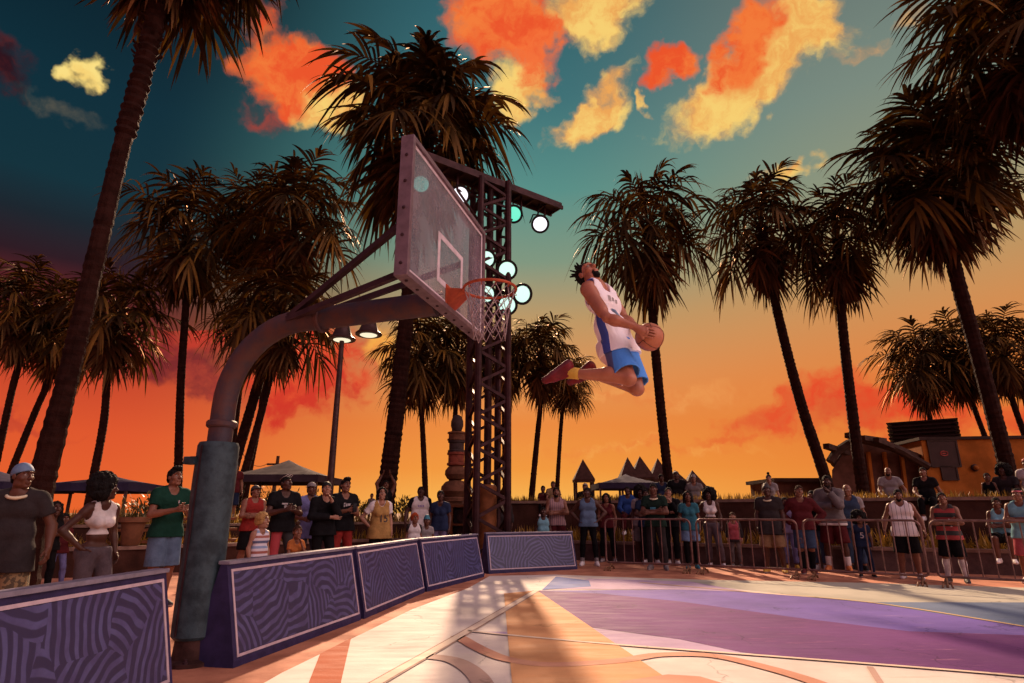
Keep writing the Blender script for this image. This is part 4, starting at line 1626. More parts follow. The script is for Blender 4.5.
# round shrubs behind the left wall
def shrub(label, px, py, Y, r, zb=0.95):
    p = at(px, py, Y)
    t = thing('shrub', label, 'shrub', (p.x, Y, zb), 0, 'shrubs behind the left wall')
    q = MB()
    h = p.z - zb
    for i in range(420):
        a, c = ROLL.uniform(0, 6.28), ROLL.uniform(-0.3, 1)
        rr_ = r * (ROLL.random() ** 0.4) * (1 + 0.25 * math.sin(3 * a + r * 9))
        s = math.sqrt(max(0, 1 - c * c))
        blade(q, Vector((rr_ * s * math.cos(a), rr_ * s * math.sin(a), max(0.05, h * 0.45 + h * 0.55 * c * rr_ / r))), a + ROLL.uniform(-1, 1), ROLL.uniform(0.2, 1.5), 0.16, 0.06, 0.3, 2)
    q.build('leaves', M_shrub, t)
    b = MB()
    for i in range(5):
        a = i * 1.26
        b.tube([(0, 0, -0.05), (0.2 * r * math.cos(a), 0.2 * r * math.sin(a), h * 0.4), (0.6 * r * math.cos(a), 0.6 * r * math.sin(a), h * 0.7)], [0.03, 0.02, 0.01], 5)
    b.build('stem', M_timber, t)


for px, py, Y, r, lab in ((150, 496, 17.5, 0.8, 'leafy shrub behind the clay pot'), (222, 488, 20, 0.7, 'leafy shrub between the hoop post and the man in red'),
                          (275, 488, 20, 0.8, 'leafy shrub under the grey canopy'), (318, 492, 19, 0.7, 'leafy shrub right of the grey canopy, left of the lamp pole'),
                          (362, 500, 20.5, 0.7, 'leafy shrub left of the tallest dark palm'), (405, 498, 20.5, 0.6, 'leafy shrub right of the tallest dark palm')):
    shrub(lab, px, py, Y, r)
# ================================================================== figures: distance fields turned into one skin
class Field:
    """a sampled distance field; shapes are blended in and the zero surface is meshed"""

    def __init__(self, lo, hi, h):
        self.lo = np.array(lo, float) - 3 * h
        self.h = h
        self.n = np.ceil((np.array(hi, float) + 3 * h - self.lo) / h).astype(int) + 1
        self.F = np.full(self.n, 9.0, np.float32)
        self.ax = [self.lo[i] + h * np.arange(self.n[i]) for i in range(3)]

    def like(self):
        o = Field.__new__(Field)
        o.lo, o.h, o.n, o.ax = self.lo, self.h, self.n, self.ax
        o.F = np.full(self.n, 9.0, np.float32)
        return o

    def box(self, lo, hi):
        i0 = np.clip(np.floor((np.array(lo) - self.lo) / self.h).astype(int), 0, self.n - 1)
        i1 = np.clip(np.ceil((np.array(hi) - self.lo) / self.h).astype(int) + 1, 1, self.n)
        sl = tuple(slice(a, max(b, a + 1)) for a, b in zip(i0, i1))
        X = self.ax[0][sl[0]][:, None, None]
        Y = self.ax[1][sl[1]][None, :, None]
        Z = self.ax[2][sl[2]][None, None, :]
        return sl, X, Y, Z

    def _in(self, sl, d, k):
        o = self.F[sl]
        if k > 0:
            m = np.clip(0.5 + 0.5 * (o - d) / k, 0, 1)
            self.F[sl] = o + (d - o) * m - k * m * (1 - m)
        else:
            self.F[sl] = np.minimum(o, d)

    def cap(self, a, b, ra, rb=None, k=0.03, ys=1.0, cut=False):
        """round cone from a to b; ys>1 flattens it front to back"""
        rb = ra if rb is None else rb
        a, b = np.array(a, float), np.array(b, float)
        r = max(ra, rb) + k + 2 * self.h
        sl, X, Y, Z = self.box(np.minimum(a, b) - r, np.maximum(a, b) + r)
        a1, b1 = a * (1, ys, 1), b * (1, ys, 1)
        px, py, pz = X - a1[0], Y * ys - a1[1], Z - a1[2]
        ba = b1 - a1
        L2 = max(1e-9, float(ba @ ba))
        t = np.clip((px * ba[0] + py * ba[1] + pz * ba[2]) / L2, 0, 1)
        d = np.sqrt((px - t * ba[0]) ** 2 + (py - t * ba[1]) ** 2 + (pz - t * ba[2]) ** 2) - (ra + (rb - ra) * t)
        if ys > 1:
            d = d / (0.5 + 0.5 * ys)
        if cut:
            self.F[sl] = np.maximum(self.F[sl], -d)
        else:
            self._in(sl, d.astype(np.float32), k)

    def ell(self, c, r, k=0.02, cut=False):
        c, r = np.array(c, float), np.array(r, float)
        m = r.max() + k + 2 * self.h
        sl, X, Y, Z = self.box(c - r - k - 2 * self.h, c + r + k + 2 * self.h)
        q0 = np.sqrt(((X - c[0]) / r[0]) ** 2 + ((Y - c[1]) / r[1]) ** 2 + ((Z - c[2]) / r[2]) ** 2)
        q1 = np.sqrt(((X - c[0]) / r[0] ** 2) ** 2 + ((Y - c[1]) / r[1] ** 2) ** 2 + ((Z - c[2]) / r[2] ** 2) ** 2)
        d = (q0 * (q0 - 1) / np.maximum(q1, 1e-6)).astype(np.float32)
        if cut:
            o = self.F[sl]
            if k > 0:
                mm = np.clip(0.5 - 0.5 * (o + d) / k, 0, 1)
                self.F[sl] = o + (-d - o) * mm + k * mm * (1 - mm)
            else:
                self.F[sl] = np.maximum(o, -d)
        else:
            self._in(sl, d, k)

    def plane(self, p, n):
        """keep the side the normal points away from"""
        p, n = np.array(p, float), np.array(n, float)
        n = n / np.linalg.norm(n)
        d = (self.ax[0] - p[0])[:, None, None] * n[0] + (self.ax[1] - p[1])[None, :, None] * n[1] + (self.ax[2] - p[2])[None, None, :] * n[2]
        self.F = np.maximum(self.F, d.astype(np.float32))

    def join(self, o, k=0.0):
        if k > 0:
            m = np.clip(0.5 + 0.5 * (self.F - o.F) / k, 0, 1)
            self.F = self.F + (o.F - self.F) * m - k * m * (1 - m)
        else:
            self.F = np.minimum(self.F, o.F)

    def mesh(self):
        F = self.F
        S = F < 0
        nx, ny, nz = F.shape
        cs = [(0, 0, 0), (1, 0, 0), (0, 1, 0), (1, 1, 0), (0, 0, 1), (1, 0, 1), (0, 1, 1), (1, 1, 1)]
        cnt = np.zeros((nx - 1, ny - 1, nz - 1), np.int8)
        for c in cs:
            cnt += S[c[0]:nx - 1 + c[0], c[1]:ny - 1 + c[1], c[2]:nz - 1 + c[2]]
        act = np.argwhere((cnt > 0) & (cnt < 8))
        if len(act) == 0:
            return np.zeros((0, 3)), np.zeros((0, 4), int)
        idx = np.full(cnt.shape, -1, np.int64)
        idx[act[:, 0], act[:, 1], act[:, 2]] = np.arange(len(act))
        V = np.stack([F[act[:, 0] + c[0], act[:, 1] + c[1], act[:, 2] + c[2]] for c in cs], 1).astype(float)
        acc, num = np.zeros((len(act), 3)), np.zeros(len(act))
        for i in range(8):
            for j in range(i + 1, 8):
                ci, cj = np.array(cs[i]), np.array(cs[j])
                if np.abs(ci - cj).sum() != 1:
                    continue
                a, b = V[:, i], V[:, j]
                x = (a < 0) != (b < 0)
                t = np.where(x, a / np.where(x, a - b, 1), 0)
                acc += np.where(x[:, None], ci + t[:, None] * (cj - ci), 0)
                num += x
        vs = (act + acc / np.maximum(num, 1)[:, None]) * self.h + self.lo
        quads = []
        for axis in range(3):
            a0 = [slice(1, -1)] * 3
            a0[axis] = slice(0, -1)
            a1 = [slice(1, -1)] * 3
            a1[axis] = slice(1, None)
            A, B = S[tuple(a0)], S[tuple(a1)]
            e = np.argwhere(A != B)
            if len(e) == 0:
                continue
            sgn = A[e[:, 0], e[:, 1], e[:, 2]]
            off = np.ones(3, int)
            off[axis] = 0
            base = e + off
            u, v = [(1, 2), (2, 0), (0, 1)][axis]
            du, dv = np.zeros(3, int), np.zeros(3, int)
            du[u], dv[v] = 1, 1
            q = [idx[tuple((base - du * x - dv * y).T)] for x, y in ((1, 1), (0, 1), (0, 0), (1, 0))]
            q = np.stack(q, 1)
            q[~sgn] = q[~sgn][:, ::-1]
            quads.append(q)
        return vs, np.concatenate(quads)


class Shell:
    """gathers meshed fields and templates into ONE mesh"""

    def __init__(self):
        self.v, self.f, self.m, self.n = [], [], [], 0

    def put(self, vs, fs, mi=0, M=None):
        vs = np.asarray(vs, float)
        if M is not None:
            M = np.array(M)
            vs = vs @ M[:3, :3].T + M[:3, 3]
        self.v.append(vs)
        self.f += [tuple(int(i) + self.n for i in q) for q in fs]
        self.m += [mi] * len(fs) if np.isscalar(mi) else list(mi)
        self.n += len(vs)

    def mesh(self, name, mats, s=1.0):
        me = bpy.data.meshes.new(name)
        me.from_pydata((np.concatenate(self.v) * s).tolist(), [], self.f)
        for m in mats:
            me.materials.append(m)
        me.polygons.foreach_set('material_index', self.m)
        me.polygons.foreach_set('use_smooth', [True] * len(me.polygons))
        me.update()
        return me


def tube_arrays(pts, rad, n=6):
    b = MB()
    b.tube(pts, rad, n)
    return b.v, b.f


# ---------------- templates: head (face to -Y), hair, hand (fingers down -Z), shoe (toe to -Y)
def head_field(h=0.0055, fem=False, beard=False):
    f = Field((-.11, -.15, -.16), (.11, .14, .15), h)
    f.ell((0, .014, .034), (.076, .097, .094), 0)
    f.ell((0, -.022, -.038), (.060 if not fem else .055, .068, .080), .03)
    f.ell((0, -.064, -.098), (.026 if not fem else .02, .022, .018), .03)
    for s in (-1, 1):
        f.ell((s * .044, -.055, -.018), (.024, .024, .020), .025)
        f.ell((s * .052, -.01, -.075), (.014, .034, .022), .025)
        f.cap((s * .012, -.090, .044), (s * .048, -.074, .042), .011, .008, .015)
        f.ell((s * .031, -.100, .017), (.019, .020, .012), .012, cut=True)
        f.ell((s * .078, .012, .0), (.010, .022, .032), .006)
        f.ell((s * .013, -.098, -.020), (.010, .012, .009), .008)
    f.cap((0, -.088, .030), (0, -.112, -.016), .008, .012, .012)
    f.cap((-.018, -.090, -.052), (.018, -.090, -.052), .0075, .0075, .008)
    f.cap((-.015, -.088, -.066), (.015, -.088, -.066), .0085, .0085, .008)
    f.cap((0, .02, -.06), (0, .03, -.16), .052, .055, .03)
    return f


HEAD = head_field().mesh()
HEADF = head_field(fem=True).mesh()


def ball_arr(c, r, n=8, m=6):
    b = MB()
    b.lathe([(max(0.0005, r * math.sin(math.pi * k / m)), -r * math.cos(math.pi * k / m)) for k in range(m + 1)], n, c=c)
    return b.v, b.f


def skull_shell(g, h=0.007, bump=0.0, pad=0.0):
    f = Field((-.2 - pad, -.2 - pad, -.25 - pad), (.2 + pad, .22 + pad, .26 + pad), h)
    f.ell((0, .014, .034), (.076 + g, .097 + g, .094 + g), 0)
    f.ell((0, .03, -.03), (.068 + g, .075 + g, .07 + g), .03)
    return f


def wob(f, a, fr):
    X, Y, Z = f.ax[0][:, None, None], f.ax[1][None, :, None], f.ax[2][None, None, :]
    f.F = (f.F + a * (np.sin(fr * X + 1.3) * np.sin(fr * 1.1 * Y + .4) + np.sin(fr * 0.9 * Z + 2 * np.sin(fr * .5 * X)) * 0.6)).astype(np.float32)


def hair_field(kind):
    if kind == 'short':
        f = skull_shell(.010)
        f.plane((0, -.078, .075), (0, -.72, -.69))
        f.plane((0, .06, -.075), (0, -.2, -1))
        wob(f, .003, 110)
    elif kind == 'buzz':
        f = skull_shell(.005)
        f.plane((0, -.080, .066), (0, -.66, -.75))
        f.plane((0, .06, -.06), (0, -.3, -1))
    elif kind == 'quiff':
        f = skull_shell(.009)
        f.plane((0, -.078, .075), (0, -.72, -.69))
        f.plane((0, .06, -.04), (0, -.4, -1))
        f.ell((0, -.035, .125), (.065, .07, .032), .02)
        f.ell((0, -.075, .118), (.05, .03, .028), .02)
        wob(f, .004, 120)
    elif kind == 'afro':
        f = Field((-.25, -.2, -.2), (.25, .28, .28), .009)
        f.ell((0, .045, .065), (.165, .155, .155), 0)
        f.ell((.08, .04, -.02), (.10, .12, .10), .04)
        f.ell((-.08, .04, -.02), (.10, .12, .10), .04)
        wob(f, .012, 62)
        wob(f, .006, 130)
        f.plane((0, -.105, .08), (0, -.92, -.40))
        f.cap((0, -.12, .02), (0, -.12, -.12), .07, .075, cut=True)
    elif kind == 'long':
        f = skull_shell(.016, pad=.06)
        for s in (-1, 1):
            f.cap((s * .07, .0, .06), (s * .095, .0, -.20), .038, .045, .03)
            f.cap((s * .05, .06, .05), (s * .07, .07, -.27), .05, .045, .04)
        f.cap((0, .09, .05), (0, .09, -.27), .055, .045, .04)
        wob(f, .006, 80)
        f.cap((0, -.13, .045), (0, -.13, -.3), .085, .10, cut=True)
        f.plane((0, -.10, .07), (0, -.9, -.35))
    elif kind == 'bob':
        f = skull_shell(.018)
        for s in (-1, 1):
            f.cap((s * .075, .01, .04), (s * .085, .0, -.09), .035, .035, .03)
        f.cap((0, .08, .03), (0, .08, -.10), .06, .05, .04)
        wob(f, .005, 90)
        f.cap((0, -.13, .04), (0, -.13, -.2), .085, .10, cut=True)
        f.plane((0, -.10, .075), (0, -.9, -.35))
    elif kind == 'bun':
        f = skull_shell(.008, pad=.04)
        f.plane((0, -.078, .075), (0, -.72, -.69))
        f.ell((0, .03, .175), (.045, .045, .045), .02)
        wob(f, .003, 90)
    elif kind == 'bowl':
        f = skull_shell(.020)
        wob(f, .006, 80)
        f.plane((0, .0, -.045), (0, -.1, -1))
        f.cap((0, -.13, .02), (0, -.13, -.2), .075, .09, cut=True)
        f.plane((0, -.12, .058), (0, -1, -.25))
    elif kind == 'locs':
        f = skull_shell(.006, pad=.05)
        f.plane((0, -.074, .085), (0, -.78, -.62))
        f.plane((0, .06, -.06), (0, -.3, -1))
        rg = random.Random(5)
        for i in range(26):
            a, e = rg.uniform(-2.6, 2.6), rg.uniform(.15, 1.5)
            d = np.array((math.sin(a) * math.cos(e), math.cos(a) * math.cos(e), math.sin(e)))
            if d[1] < -.45:
                continue
            c = np.array((0, .014, .034))
            f.cap(c + d * .095, c + d * (.095 + rg.uniform(.022, .045)), .010, .008, .006)
    elif kind == 'durag':
        f = skull_shell(.011, pad=.02)
        f.plane((0, -.085, .055), (0, -.35, -.93))
        f.ell((0, .11, .0), (.03, .03, .04), .02)
    elif kind == 'beanie':
        f = skull_shell(.014, pad=.02)
        f.plane((0, -.085, .052), (0, -.25, -.97))
        f.ell((0, .03, .12), (.06, .06, .05), .03)
    elif kind == 'cap':
        f = skull_shell(.013, pad=.04)
        f.plane((0, -.085, .058), (0, -.12, -.99))
        f.ell((0, -.115, .062), (.068, .085, .011), .01)
        f.plane((0, 0, .045), (0, 0, -1))
    elif kind == 'backcap':
        f = skull_shell(.013, pad=.06)
        f.plane((0, -.085, .06), (0, -.12, -.99))
        f.ell((0, .14, .045), (.06, .07, .011), .01)
        f.plane((0, 0, .03), (0, 0, -1))
    elif kind == 'headband':
        f = skull_shell(.012)
        f.plane((0, -.08, .045), (0, 0.1, -1))
        f.plane((0, -.08, .078), (0, -0.1, 1))
    elif kind == 'beard':
        f = Field((-.1, -.15, -.16), (.1, .08, .05), .006)
        f.ell((0, -.022, -.044), (.063, .071, .080), 0)
        f.ell((0, -.066, -.100), (.028, .024, .022), .03)
        f.plane((0, -.06, -.058), (0, .62, .8))
        f.plane((0, .03, 0), (0, 1, 0))
    return f


HAIR = {k: hair_field(k).mesh() for k in ('short', 'buzz', 'quiff', 'afro', 'long', 'bob', 'bun', 'bowl', 'locs', 'durag', 'beanie', 'cap', 'backcap', 'headband', 'beard')}


def hand_template():
    """right hand, wrist at the origin, fingers towards -Z, palm facing +X, thumb towards -Y"""
    f = Field((-.05, -.09, -.20), (.06, .06, .04), .0045)
    f.cap((0, 0, .03), (0, 0, -.01), .026, .027, .01, ys=1.0)
    for y in (-.028, -.009, .010, .028):
        f.cap((0, y * .7, -.015), (.002, y, -.085), .017, .0145, .012)
    f.cap((.004, -.02, -.02), (.010, -.040, -.05), .018, .015, .015)
    vs, fs = f.mesh()
    s = Shell()
    s.put(vs, fs)
    for y, L, r in ((-.030, .072, .0092), (-.010, .080, .0096), (.010, .075, .0092), (.029, .058, .0082)):
        a = np.array((.002, y, -.078))
        b = a + np.array((.010, y * .10, -L * .50))
        c = b + np.array((.018, y * .04, -L * .30))
        d = c + np.array((.018, 0, -L * .16))
        s.put(*tube_arrays([a, b, c, d], [r * 1.08, r, r * .92, r * .6], 7))
    s.put(*tube_arrays([(.008, -.036, -.038), (.018, -.062, -.066), (.022, -.070, -.092), (.024, -.071, -.104)], [.0135, .0115, .0105, .006], 7))
    return np.concatenate(s.v), s.f


HAND = hand_template()


def shoe_template():
    f = Field((-.07, -.22, -.02), (.07, .11, .17), .008)
    f.cap((0, .045, .04), (0, -.10, .035), .046, .046, .02)
    f.cap((.004, -.08, .034), (.006, -.155, .026), .044, .036, .02)
    f.cap((0, .035, .05), (0, .02, .12), .048, .047, .03)
    f.cap((0, .0, .09), (0, -.09, .05), .04, .03, .03)
    f.plane((0, 0, 0), (0, 0, -1))
    f.plane((0, 0, .115), (0, -.15, 1))
    vs, fs = f.mesh()
    mi = [1 if np.mean([vs[i][2] for i in q]) < .024 else 0 for q in fs]
    return vs, fs, mi


SHOE = shoe_template()


def basis(y_from, z_from, o, mirror=1.0):
    """frame whose local +Y and +Z run along the given directions"""
    z = Vector(z_from).normalized()
    y = Vector(y_from)
    y = (y - z * y.dot(z)).normalized()
    x = y.cross(z) * mirror
    M = np.eye(4)
    M[:3, 0], M[:3, 1], M[:3, 2], M[:3, 3] = x, y, z, o
    return M


SKINS = {}


def skin(tone):
    cols = {'dark': (0.062, 0.020, 0.012), 'brown': (0.105, 0.036, 0.020), 'tan': (0.19, 0.074, 0.043), 'pale': (0.30, 0.145, 0.095)}
    return mat('skin_' + tone, cols[tone], 0.5, var=0.18, scale=9, bump=0.05, bscale=60, spec=0.35)


M_eye = mat('eye_white', (0.30, 0.24, 0.22), 0.5, var=0.05, spec=0.2)
M_iris = mat('eye_dark', (0.015, 0.008, 0.006), 0.2, var=0.1)


def cloth(name, c, rough=0.85, **kw):
    return mat(name, c, rough, var=kw.pop('var', 0.3), scale=kw.pop('scale', 7), bump=kw.pop('bump', 0.8), bscale=kw.pop('bscale', 11), spec=0.06, **kw)


def stripes_mat(name, cols, period, axis='Z', phase=0.0, rough=0.85, thin=None):
    """cloth woven in stripes along an axis of the garment"""
    if name in MATS:
        return MATS[name]
    m = bpy.data.materials.new(name)
    m.use_nodes = True
    t = NT(m.node_tree)
    out = t.n('ShaderNodeOutputMaterial')
    b = t.n('ShaderNodeBsdfPrincipled')
    co = t.n('ShaderNodeTexCoord').outputs['Object']
    sp = t.n('ShaderNodeSeparateXYZ')
    t.put(sp.inputs[0], co)
    v = t.math('FRACT', t.math('ADD', t.math('DIVIDE', sp.outputs[axis], period), phase))
    n = len(cols)
    c = t.ramp(v, [(i / n if thin is None else (0 if i == 0 else 1 - thin), (*q, 1)) for i, q in enumerate(cols)], 'CONSTANT')
    t.put(b.inputs['Base Color'], c)
    b.inputs['Roughness'].default_value = rough
    t.put(out.inputs[0], b.outputs[0])
    MATS[name] = m
    return m


def mixcloth(name, c1, c2, scale, sharp=0.04):
    """camouflage or print: two colours in blotches"""
    if name in MATS:
        return MATS[name]
    m = bpy.data.materials.new(name)
    m.use_nodes = True
    t = NT(m.node_tree)
    out = t.n('ShaderNodeOutputMaterial')
    b = t.n('ShaderNodeBsdfPrincipled')
    co = t.n('ShaderNodeTexCoord').outputs['Object']
    n = t.noise(co, scale, 3, 0.6).outputs['Fac']
    t.put(b.inputs['Base Color'], t.mix(t.smooth(n, 0.5 - sharp, 0.5 + sharp), (*c1, 1), (*c2, 1)))
    b.inputs['Roughness'].default_value = 0.85
    t.put(out.inputs[0], b.outputs[0])
    MATS[name] = m
    return m


ARMS = {  # elbow, wrist for the figure's right side (x < 0), hand "back" direction is worked out
    'down': ((-.265, .035, 1.17), (-.275, -.045, .93)),
    'out': ((-.33, .03, 1.19), (-.37, -.07, .97)),
    'hips': ((-.43, .09, 1.20), (-.215, -.02, 1.00)),
    'clap': ((-.275, -.06, 1.17), (-.055, -.30, 1.235)),
    'low_clap': ((-.285, -.03, 1.16), (-.06, -.27, 1.12)),
    'cross_a': ((-.275, -.07, 1.18), (.085, -.185, 1.215)),
    'cross_b': ((-.275, -.08, 1.18), (.09, -.215, 1.17)),
    'chin': ((-.20, -.19, 1.21), (-.035, -.20, 1.475)),
    'up': ((-.27, -.02, 1.70), (-.13, -.03, 1.93)),
    'fore': ((-.27, .0, 1.17), (-.20, -.24, 1.12)),
    'phone': ((-.25, -.06, 1.17), (-.09, -.27, 1.20)),
    'knees': ((-.27, -.12, 1.16), (-.15, -.36, 1.02)),
    'prop': ((-.30, .05, 1.18), (-.36, .10, .95)),
}


def mir(p):
    return (-p[0], p[1], p[2])


class Figure:
    """one person in local space: facing -Y, feet on z = 0, 1.8 m tall before scaling"""

    def __init__(self, fem=False, h=0.014, legs='stand', arms=('down', 'down'), build=1.0, headrot=(0, 0, 0), kid=False, stance=0.12, joints=None):
        self.fem, self.h, self.w, self.kid = fem, h, build, kid
        sw = (.160 if fem else .182) * (0.92 if kid else 1.0)
        self.sw = sw
        self.sh = [np.array((s * sw, 0.0, 1.445)) for s in (-1, 1)]
        hipx = .088
        self.hip = [np.array((s * hipx, 0.0, .93)) for s in (-1, 1)]
        if legs == 'stand':
            self.knee = [np.array((s * (hipx + stance) / 2 + s * .012, -.02, .50)) for s in (-1, 1)]
            self.ank = [np.array((s * stance, .02, .085)) for s in (-1, 1)]
        elif legs == 'walk':
            self.knee = [np.array((-.10, -.10, .52)), np.array((.10, .02, .50))]
            self.ank = [np.array((-.12, -.10, .085)), np.array((.13, .14, .095))]
        elif legs == 'cocked':
            self.knee = [np.array((-.10, -.01, .50)), np.array((.15, -.09, .51))]
            self.ank = [np.array((-.10, .02, .085)), np.array((.20, .0, .085))]
        elif legs == 'sit':
            self.knee = [np.array((s * .13, -.42, .92)) for s in (-1, 1)]
            self.ank = [np.array((s * .13, -.44, .50)) for s in (-1, 1)]
        self.legs = legs
        self.el, self.wr = [None, None], [None, None]
        for i, a in enumerate(arms):
            e, w = ARMS[a]
            if i == 1:
                e, w = mir(e), mir(w)
            k = sw / .19
            self.el[i] = np.array((e[0] * k, e[1], e[2]))
            self.wr[i] = np.array((w[0] * k, w[1], w[2]))
        if joints:
            for key, val in joints.items():
                setattr(self, key, [np.array(v, float) for v in val])
        self.headrot = headrot
        self.headc = np.array((0, -.02, 1.665)) if not kid else np.array((0, -.02, 1.67))
        self.hs = 1.0 if not kid else 1.28
        if kid:
            self.headc[2] += .03
        pts = np.array(self.sh + self.el + self.wr + self.hip + self.knee + self.ank + [np.array((0, 0, 1.5))])
        self.lo, self.hi = pts.min(0) - .17, pts.max(0) + .17
        self.lo[2] = min(self.lo[2], -.0)

    def field(self):
        return Field(self.lo, self.hi, self.h)

    # -- prims shared by skin and clothes; g swells them
    def torso(self, f, g=0.0, straps=True):
        w, k = self.w, .05
        if self.fem:
            f.cap((-.072, 0, 1.34), (.072, 0, 1.34), .098 * w + g, None, k, 1.22)
            f.cap((-.032, 0, 1.13), (.032, 0, 1.13), .086 * w + g, None, k, 1.2)
            f.cap((-.07, .005, .95), (.07, .005, .95), .113 * w + g, None, k, 1.12)
            for s in (-1, 1):
                f.ell((s * .064, -.080, 1.285), (.054 + g, .046 + g, .052 + g), .04)
        else:
            f.cap((-.092, 0, 1.35), (.092, 0, 1.35), .114 * w + g, None, k, 1.22)
            f.cap((-.055, 0, 1.13), (.055, 0, 1.13), .098 * w + g, None, k, 1.15)
            f.cap((-.064, .005, .96), (.064, .005, .96), .106 * w + g, None, k, 1.1)
        if straps:
            for s in (-1, 1):
                f.cap((0, .015, 1.50), (s * (self.sw - .03), .0, 1.455), .062 + g, .058 * w + g, .04)

    def arm(self, f, i, g=0.0, t=1.0, gl=None):
        """upper arm and forearm down to the fraction t of its whole length"""
        a, e, w = self.sh[i], self.el[i], self.wr[i]
        gl = g if gl is None else gl
        k = self.w * (0.86 if self.fem else 1.0) * (0.9 if self.kid else 1.0)
        f.cap(a, a + (e - a) * .15, .064 * k + g, .061 * k + g, .04)
        if t <= 0.5:
            q = a + (e - a) * (t / .5)
            f.cap(a, q, .056 * k + g, .047 * k + gl, .03)
            return q, q - a
        f.cap(a, e, .056 * k + g, .042 * k + g, .03)
        f.cap(e, e + (w - e) * .35, .044 * k + g, .046 * k + g, .03)
        q = e + (w - e) * ((t - .5) / .5)
        f.cap(e + (w - e) * .2, q, .047 * k + g, .030 * k + gl, .02)
        return q, w - e

    def leg(self, f, i, g=0.0, t=1.0, gl=None):
        a, e, w = self.hip[i], self.knee[i], self.ank[i]
        gl = g if gl is None else gl
        k = self.w * (1.04 if self.fem else 1.0) * (0.9 if self.kid else 1.0)
        if t <= 0.55:
            q = a + (e - a) * (t / .5)
            f.cap(a, q, .092 * k + g, .074 * k + gl, .03)
            return q, q - a
        f.cap(a, e, .092 * k + g, .058 * k + g, .03)
        d = w - e
        back = np.array((0, .02, 0)) if self.legs != 'sit' else np.array((0, .015, 0))
        f.cap(e, e + d * .32 + back, .056 * k + g, .060 * k + g, .03)
        q = e + d * ((t - .5) / .5)
        f.cap(e + d * .25 + back, q, .060 * k + g, .040 * k + gl, .03)
        return q, d

    def head_matrix(self):
        rx, ry, rz = (R(v) for v in self.headrot)
        M = Matrix.Rotation(rz, 4, 'Z') @ Matrix.Rotation(rx, 4, 'X') @ Matrix.Rotation(ry, 4, 'Y')
        M = Matrix.Translation(self.headc) @ M @ Matrix.Scale(self.hs, 4)
        return np.array(M)

    def skin_shell(self, hands=True, feet=False, brow=True):
        f = self.field()
        self.torso(f)
        hm = self.head_matrix()
        nk = (hm @ np.array((0, .025, -.07, 1)))[:3]
        f.cap((0, .012, 1.46), nk, .058 if not self.fem else .048, .054 if not self.fem else .045, .03)
        for i in (0, 1):
            self.arm(f, i)
            self.leg(f, i)
            s = (-1, 1)[i]
            f.ell(self.hip[i] + np.array((0, .06, .02)), (.085, .07, .09), .05)
        sh = Shell()
        sh.put(*f.mesh(), 0)
        hv, hf = HEADF if self.fem else HEAD
        sh.put(hv, hf, 0, hm)
        for s in (-1, 1):
            sh.put(*ball_arr((s * .031, -.0755, .014), .0135), 1, hm)
            sh.put(*ball_arr((s * .030, -.0835, .014), .0068, 8, 4), 2, hm)
            b = tube_arrays([(s * .014, -.100, .046), (s * .030, -.099, .052), (s * .050, -.084, .046)], [.004, .0048, .003], 5)
            if brow:
                sh.put(*b, 2, hm)
        if hands:
            for i in (0, 1):
                self.put_hand(sh, i)
        return sh

    def put_hand(self, sh, i, up=None):
        w, e = self.wr[i], self.el[i]
        d = w - e
        z = -d
        # thumb side: forward and up
        inward = np.array((1.0 if i == 0 else -1.0, 0, 0))
        thumb = np.array((0, -1, 0.0)) if abs(d[1]) < abs(d[2]) else np.array((0, 0, 1.0))
        if up is not None:
            thumb = np.array(up)
        # template: thumb -Y, palm +X (right hand)
        y = -thumb
        Mx = basis(y, z, w)
        want = inward if abs(d[0]) < .5 * np.linalg.norm(d) else np.array((0, 1.0, 0))
        if np.dot(Mx[:3, 0], want) < 0:
            Mx[:3, 0] *= -1
            v, f = HAND
            f = [q[::-1] for q in f]
        else:
            v, f = HAND
        sc = 1.0 if not self.fem else .9
        sh.put(np.asarray(v) * sc, f, 0, Mx)

    def shirt(self, sleeve=0.33, hem=0.90, g=0.018, loose=0.012, neck=.070, gl=None):
        f = self.field()
        self.torso(f, g)
        if hem < 1.0:
            hk = 1.06 if self.fem else 1.0
            f.cap((-.062, .0, 1.15), (.062, .0, 1.15), .103 * self.w + g, None, .05, 1.15)
            f.cap((-.070 * hk, .004, hem - .1), (.070 * hk, .004, hem - .1), .110 * hk * self.w + g + loose, None, .06, 1.1)
            f.cap((-.064, .0, 1.1), (-.070 * hk, .004, hem), .102 * self.w + g, .108 * hk * self.w + g + loose, .05, 1.12)
            f.cap((.064, .0, 1.1), (.070 * hk, .004, hem), .102 * self.w + g, .108 * hk * self.w + g + loose, .05, 1.12)
        if hem < 1.0 and self.legs != 'sit':
            for i in (0, 1):
                a, e = self.hip[i], self.knee[i]
                f.cap(a, a + (e - a) * .62, .112 * self.w + g, .126 * self.w + g + loose, .06)
        f.plane((0, 0, hem), (0, 0, -1))
        if sleeve > 0:
            for i in (0, 1):
                s = f.like()
                q, d = self.arm(s, i, g, sleeve + .06, (g + loose) if gl is None else gl)
                q2 = q - d / np.linalg.norm(d) * (.06 if sleeve < .9 else .045)
                s.plane(q2, d)
                f.join(s, .02)
        else:
            for i in (0, 1):
                a = self.sh[i]
                sg = (-1, 1)[i]
                f.cap(a + np.array((sg * .015, 0, .06)), a + np.array((sg * .025, 0, -.07)), .068, .062, cut=True)
        f.cap((0, -.03, 1.475), (0, -.09, 1.62), neck, neck + .03, cut=True)
        f.cap((0, .03, 1.52), (0, .03, 1.65), neck, neck + .01, cut=True)
        return f.mesh()

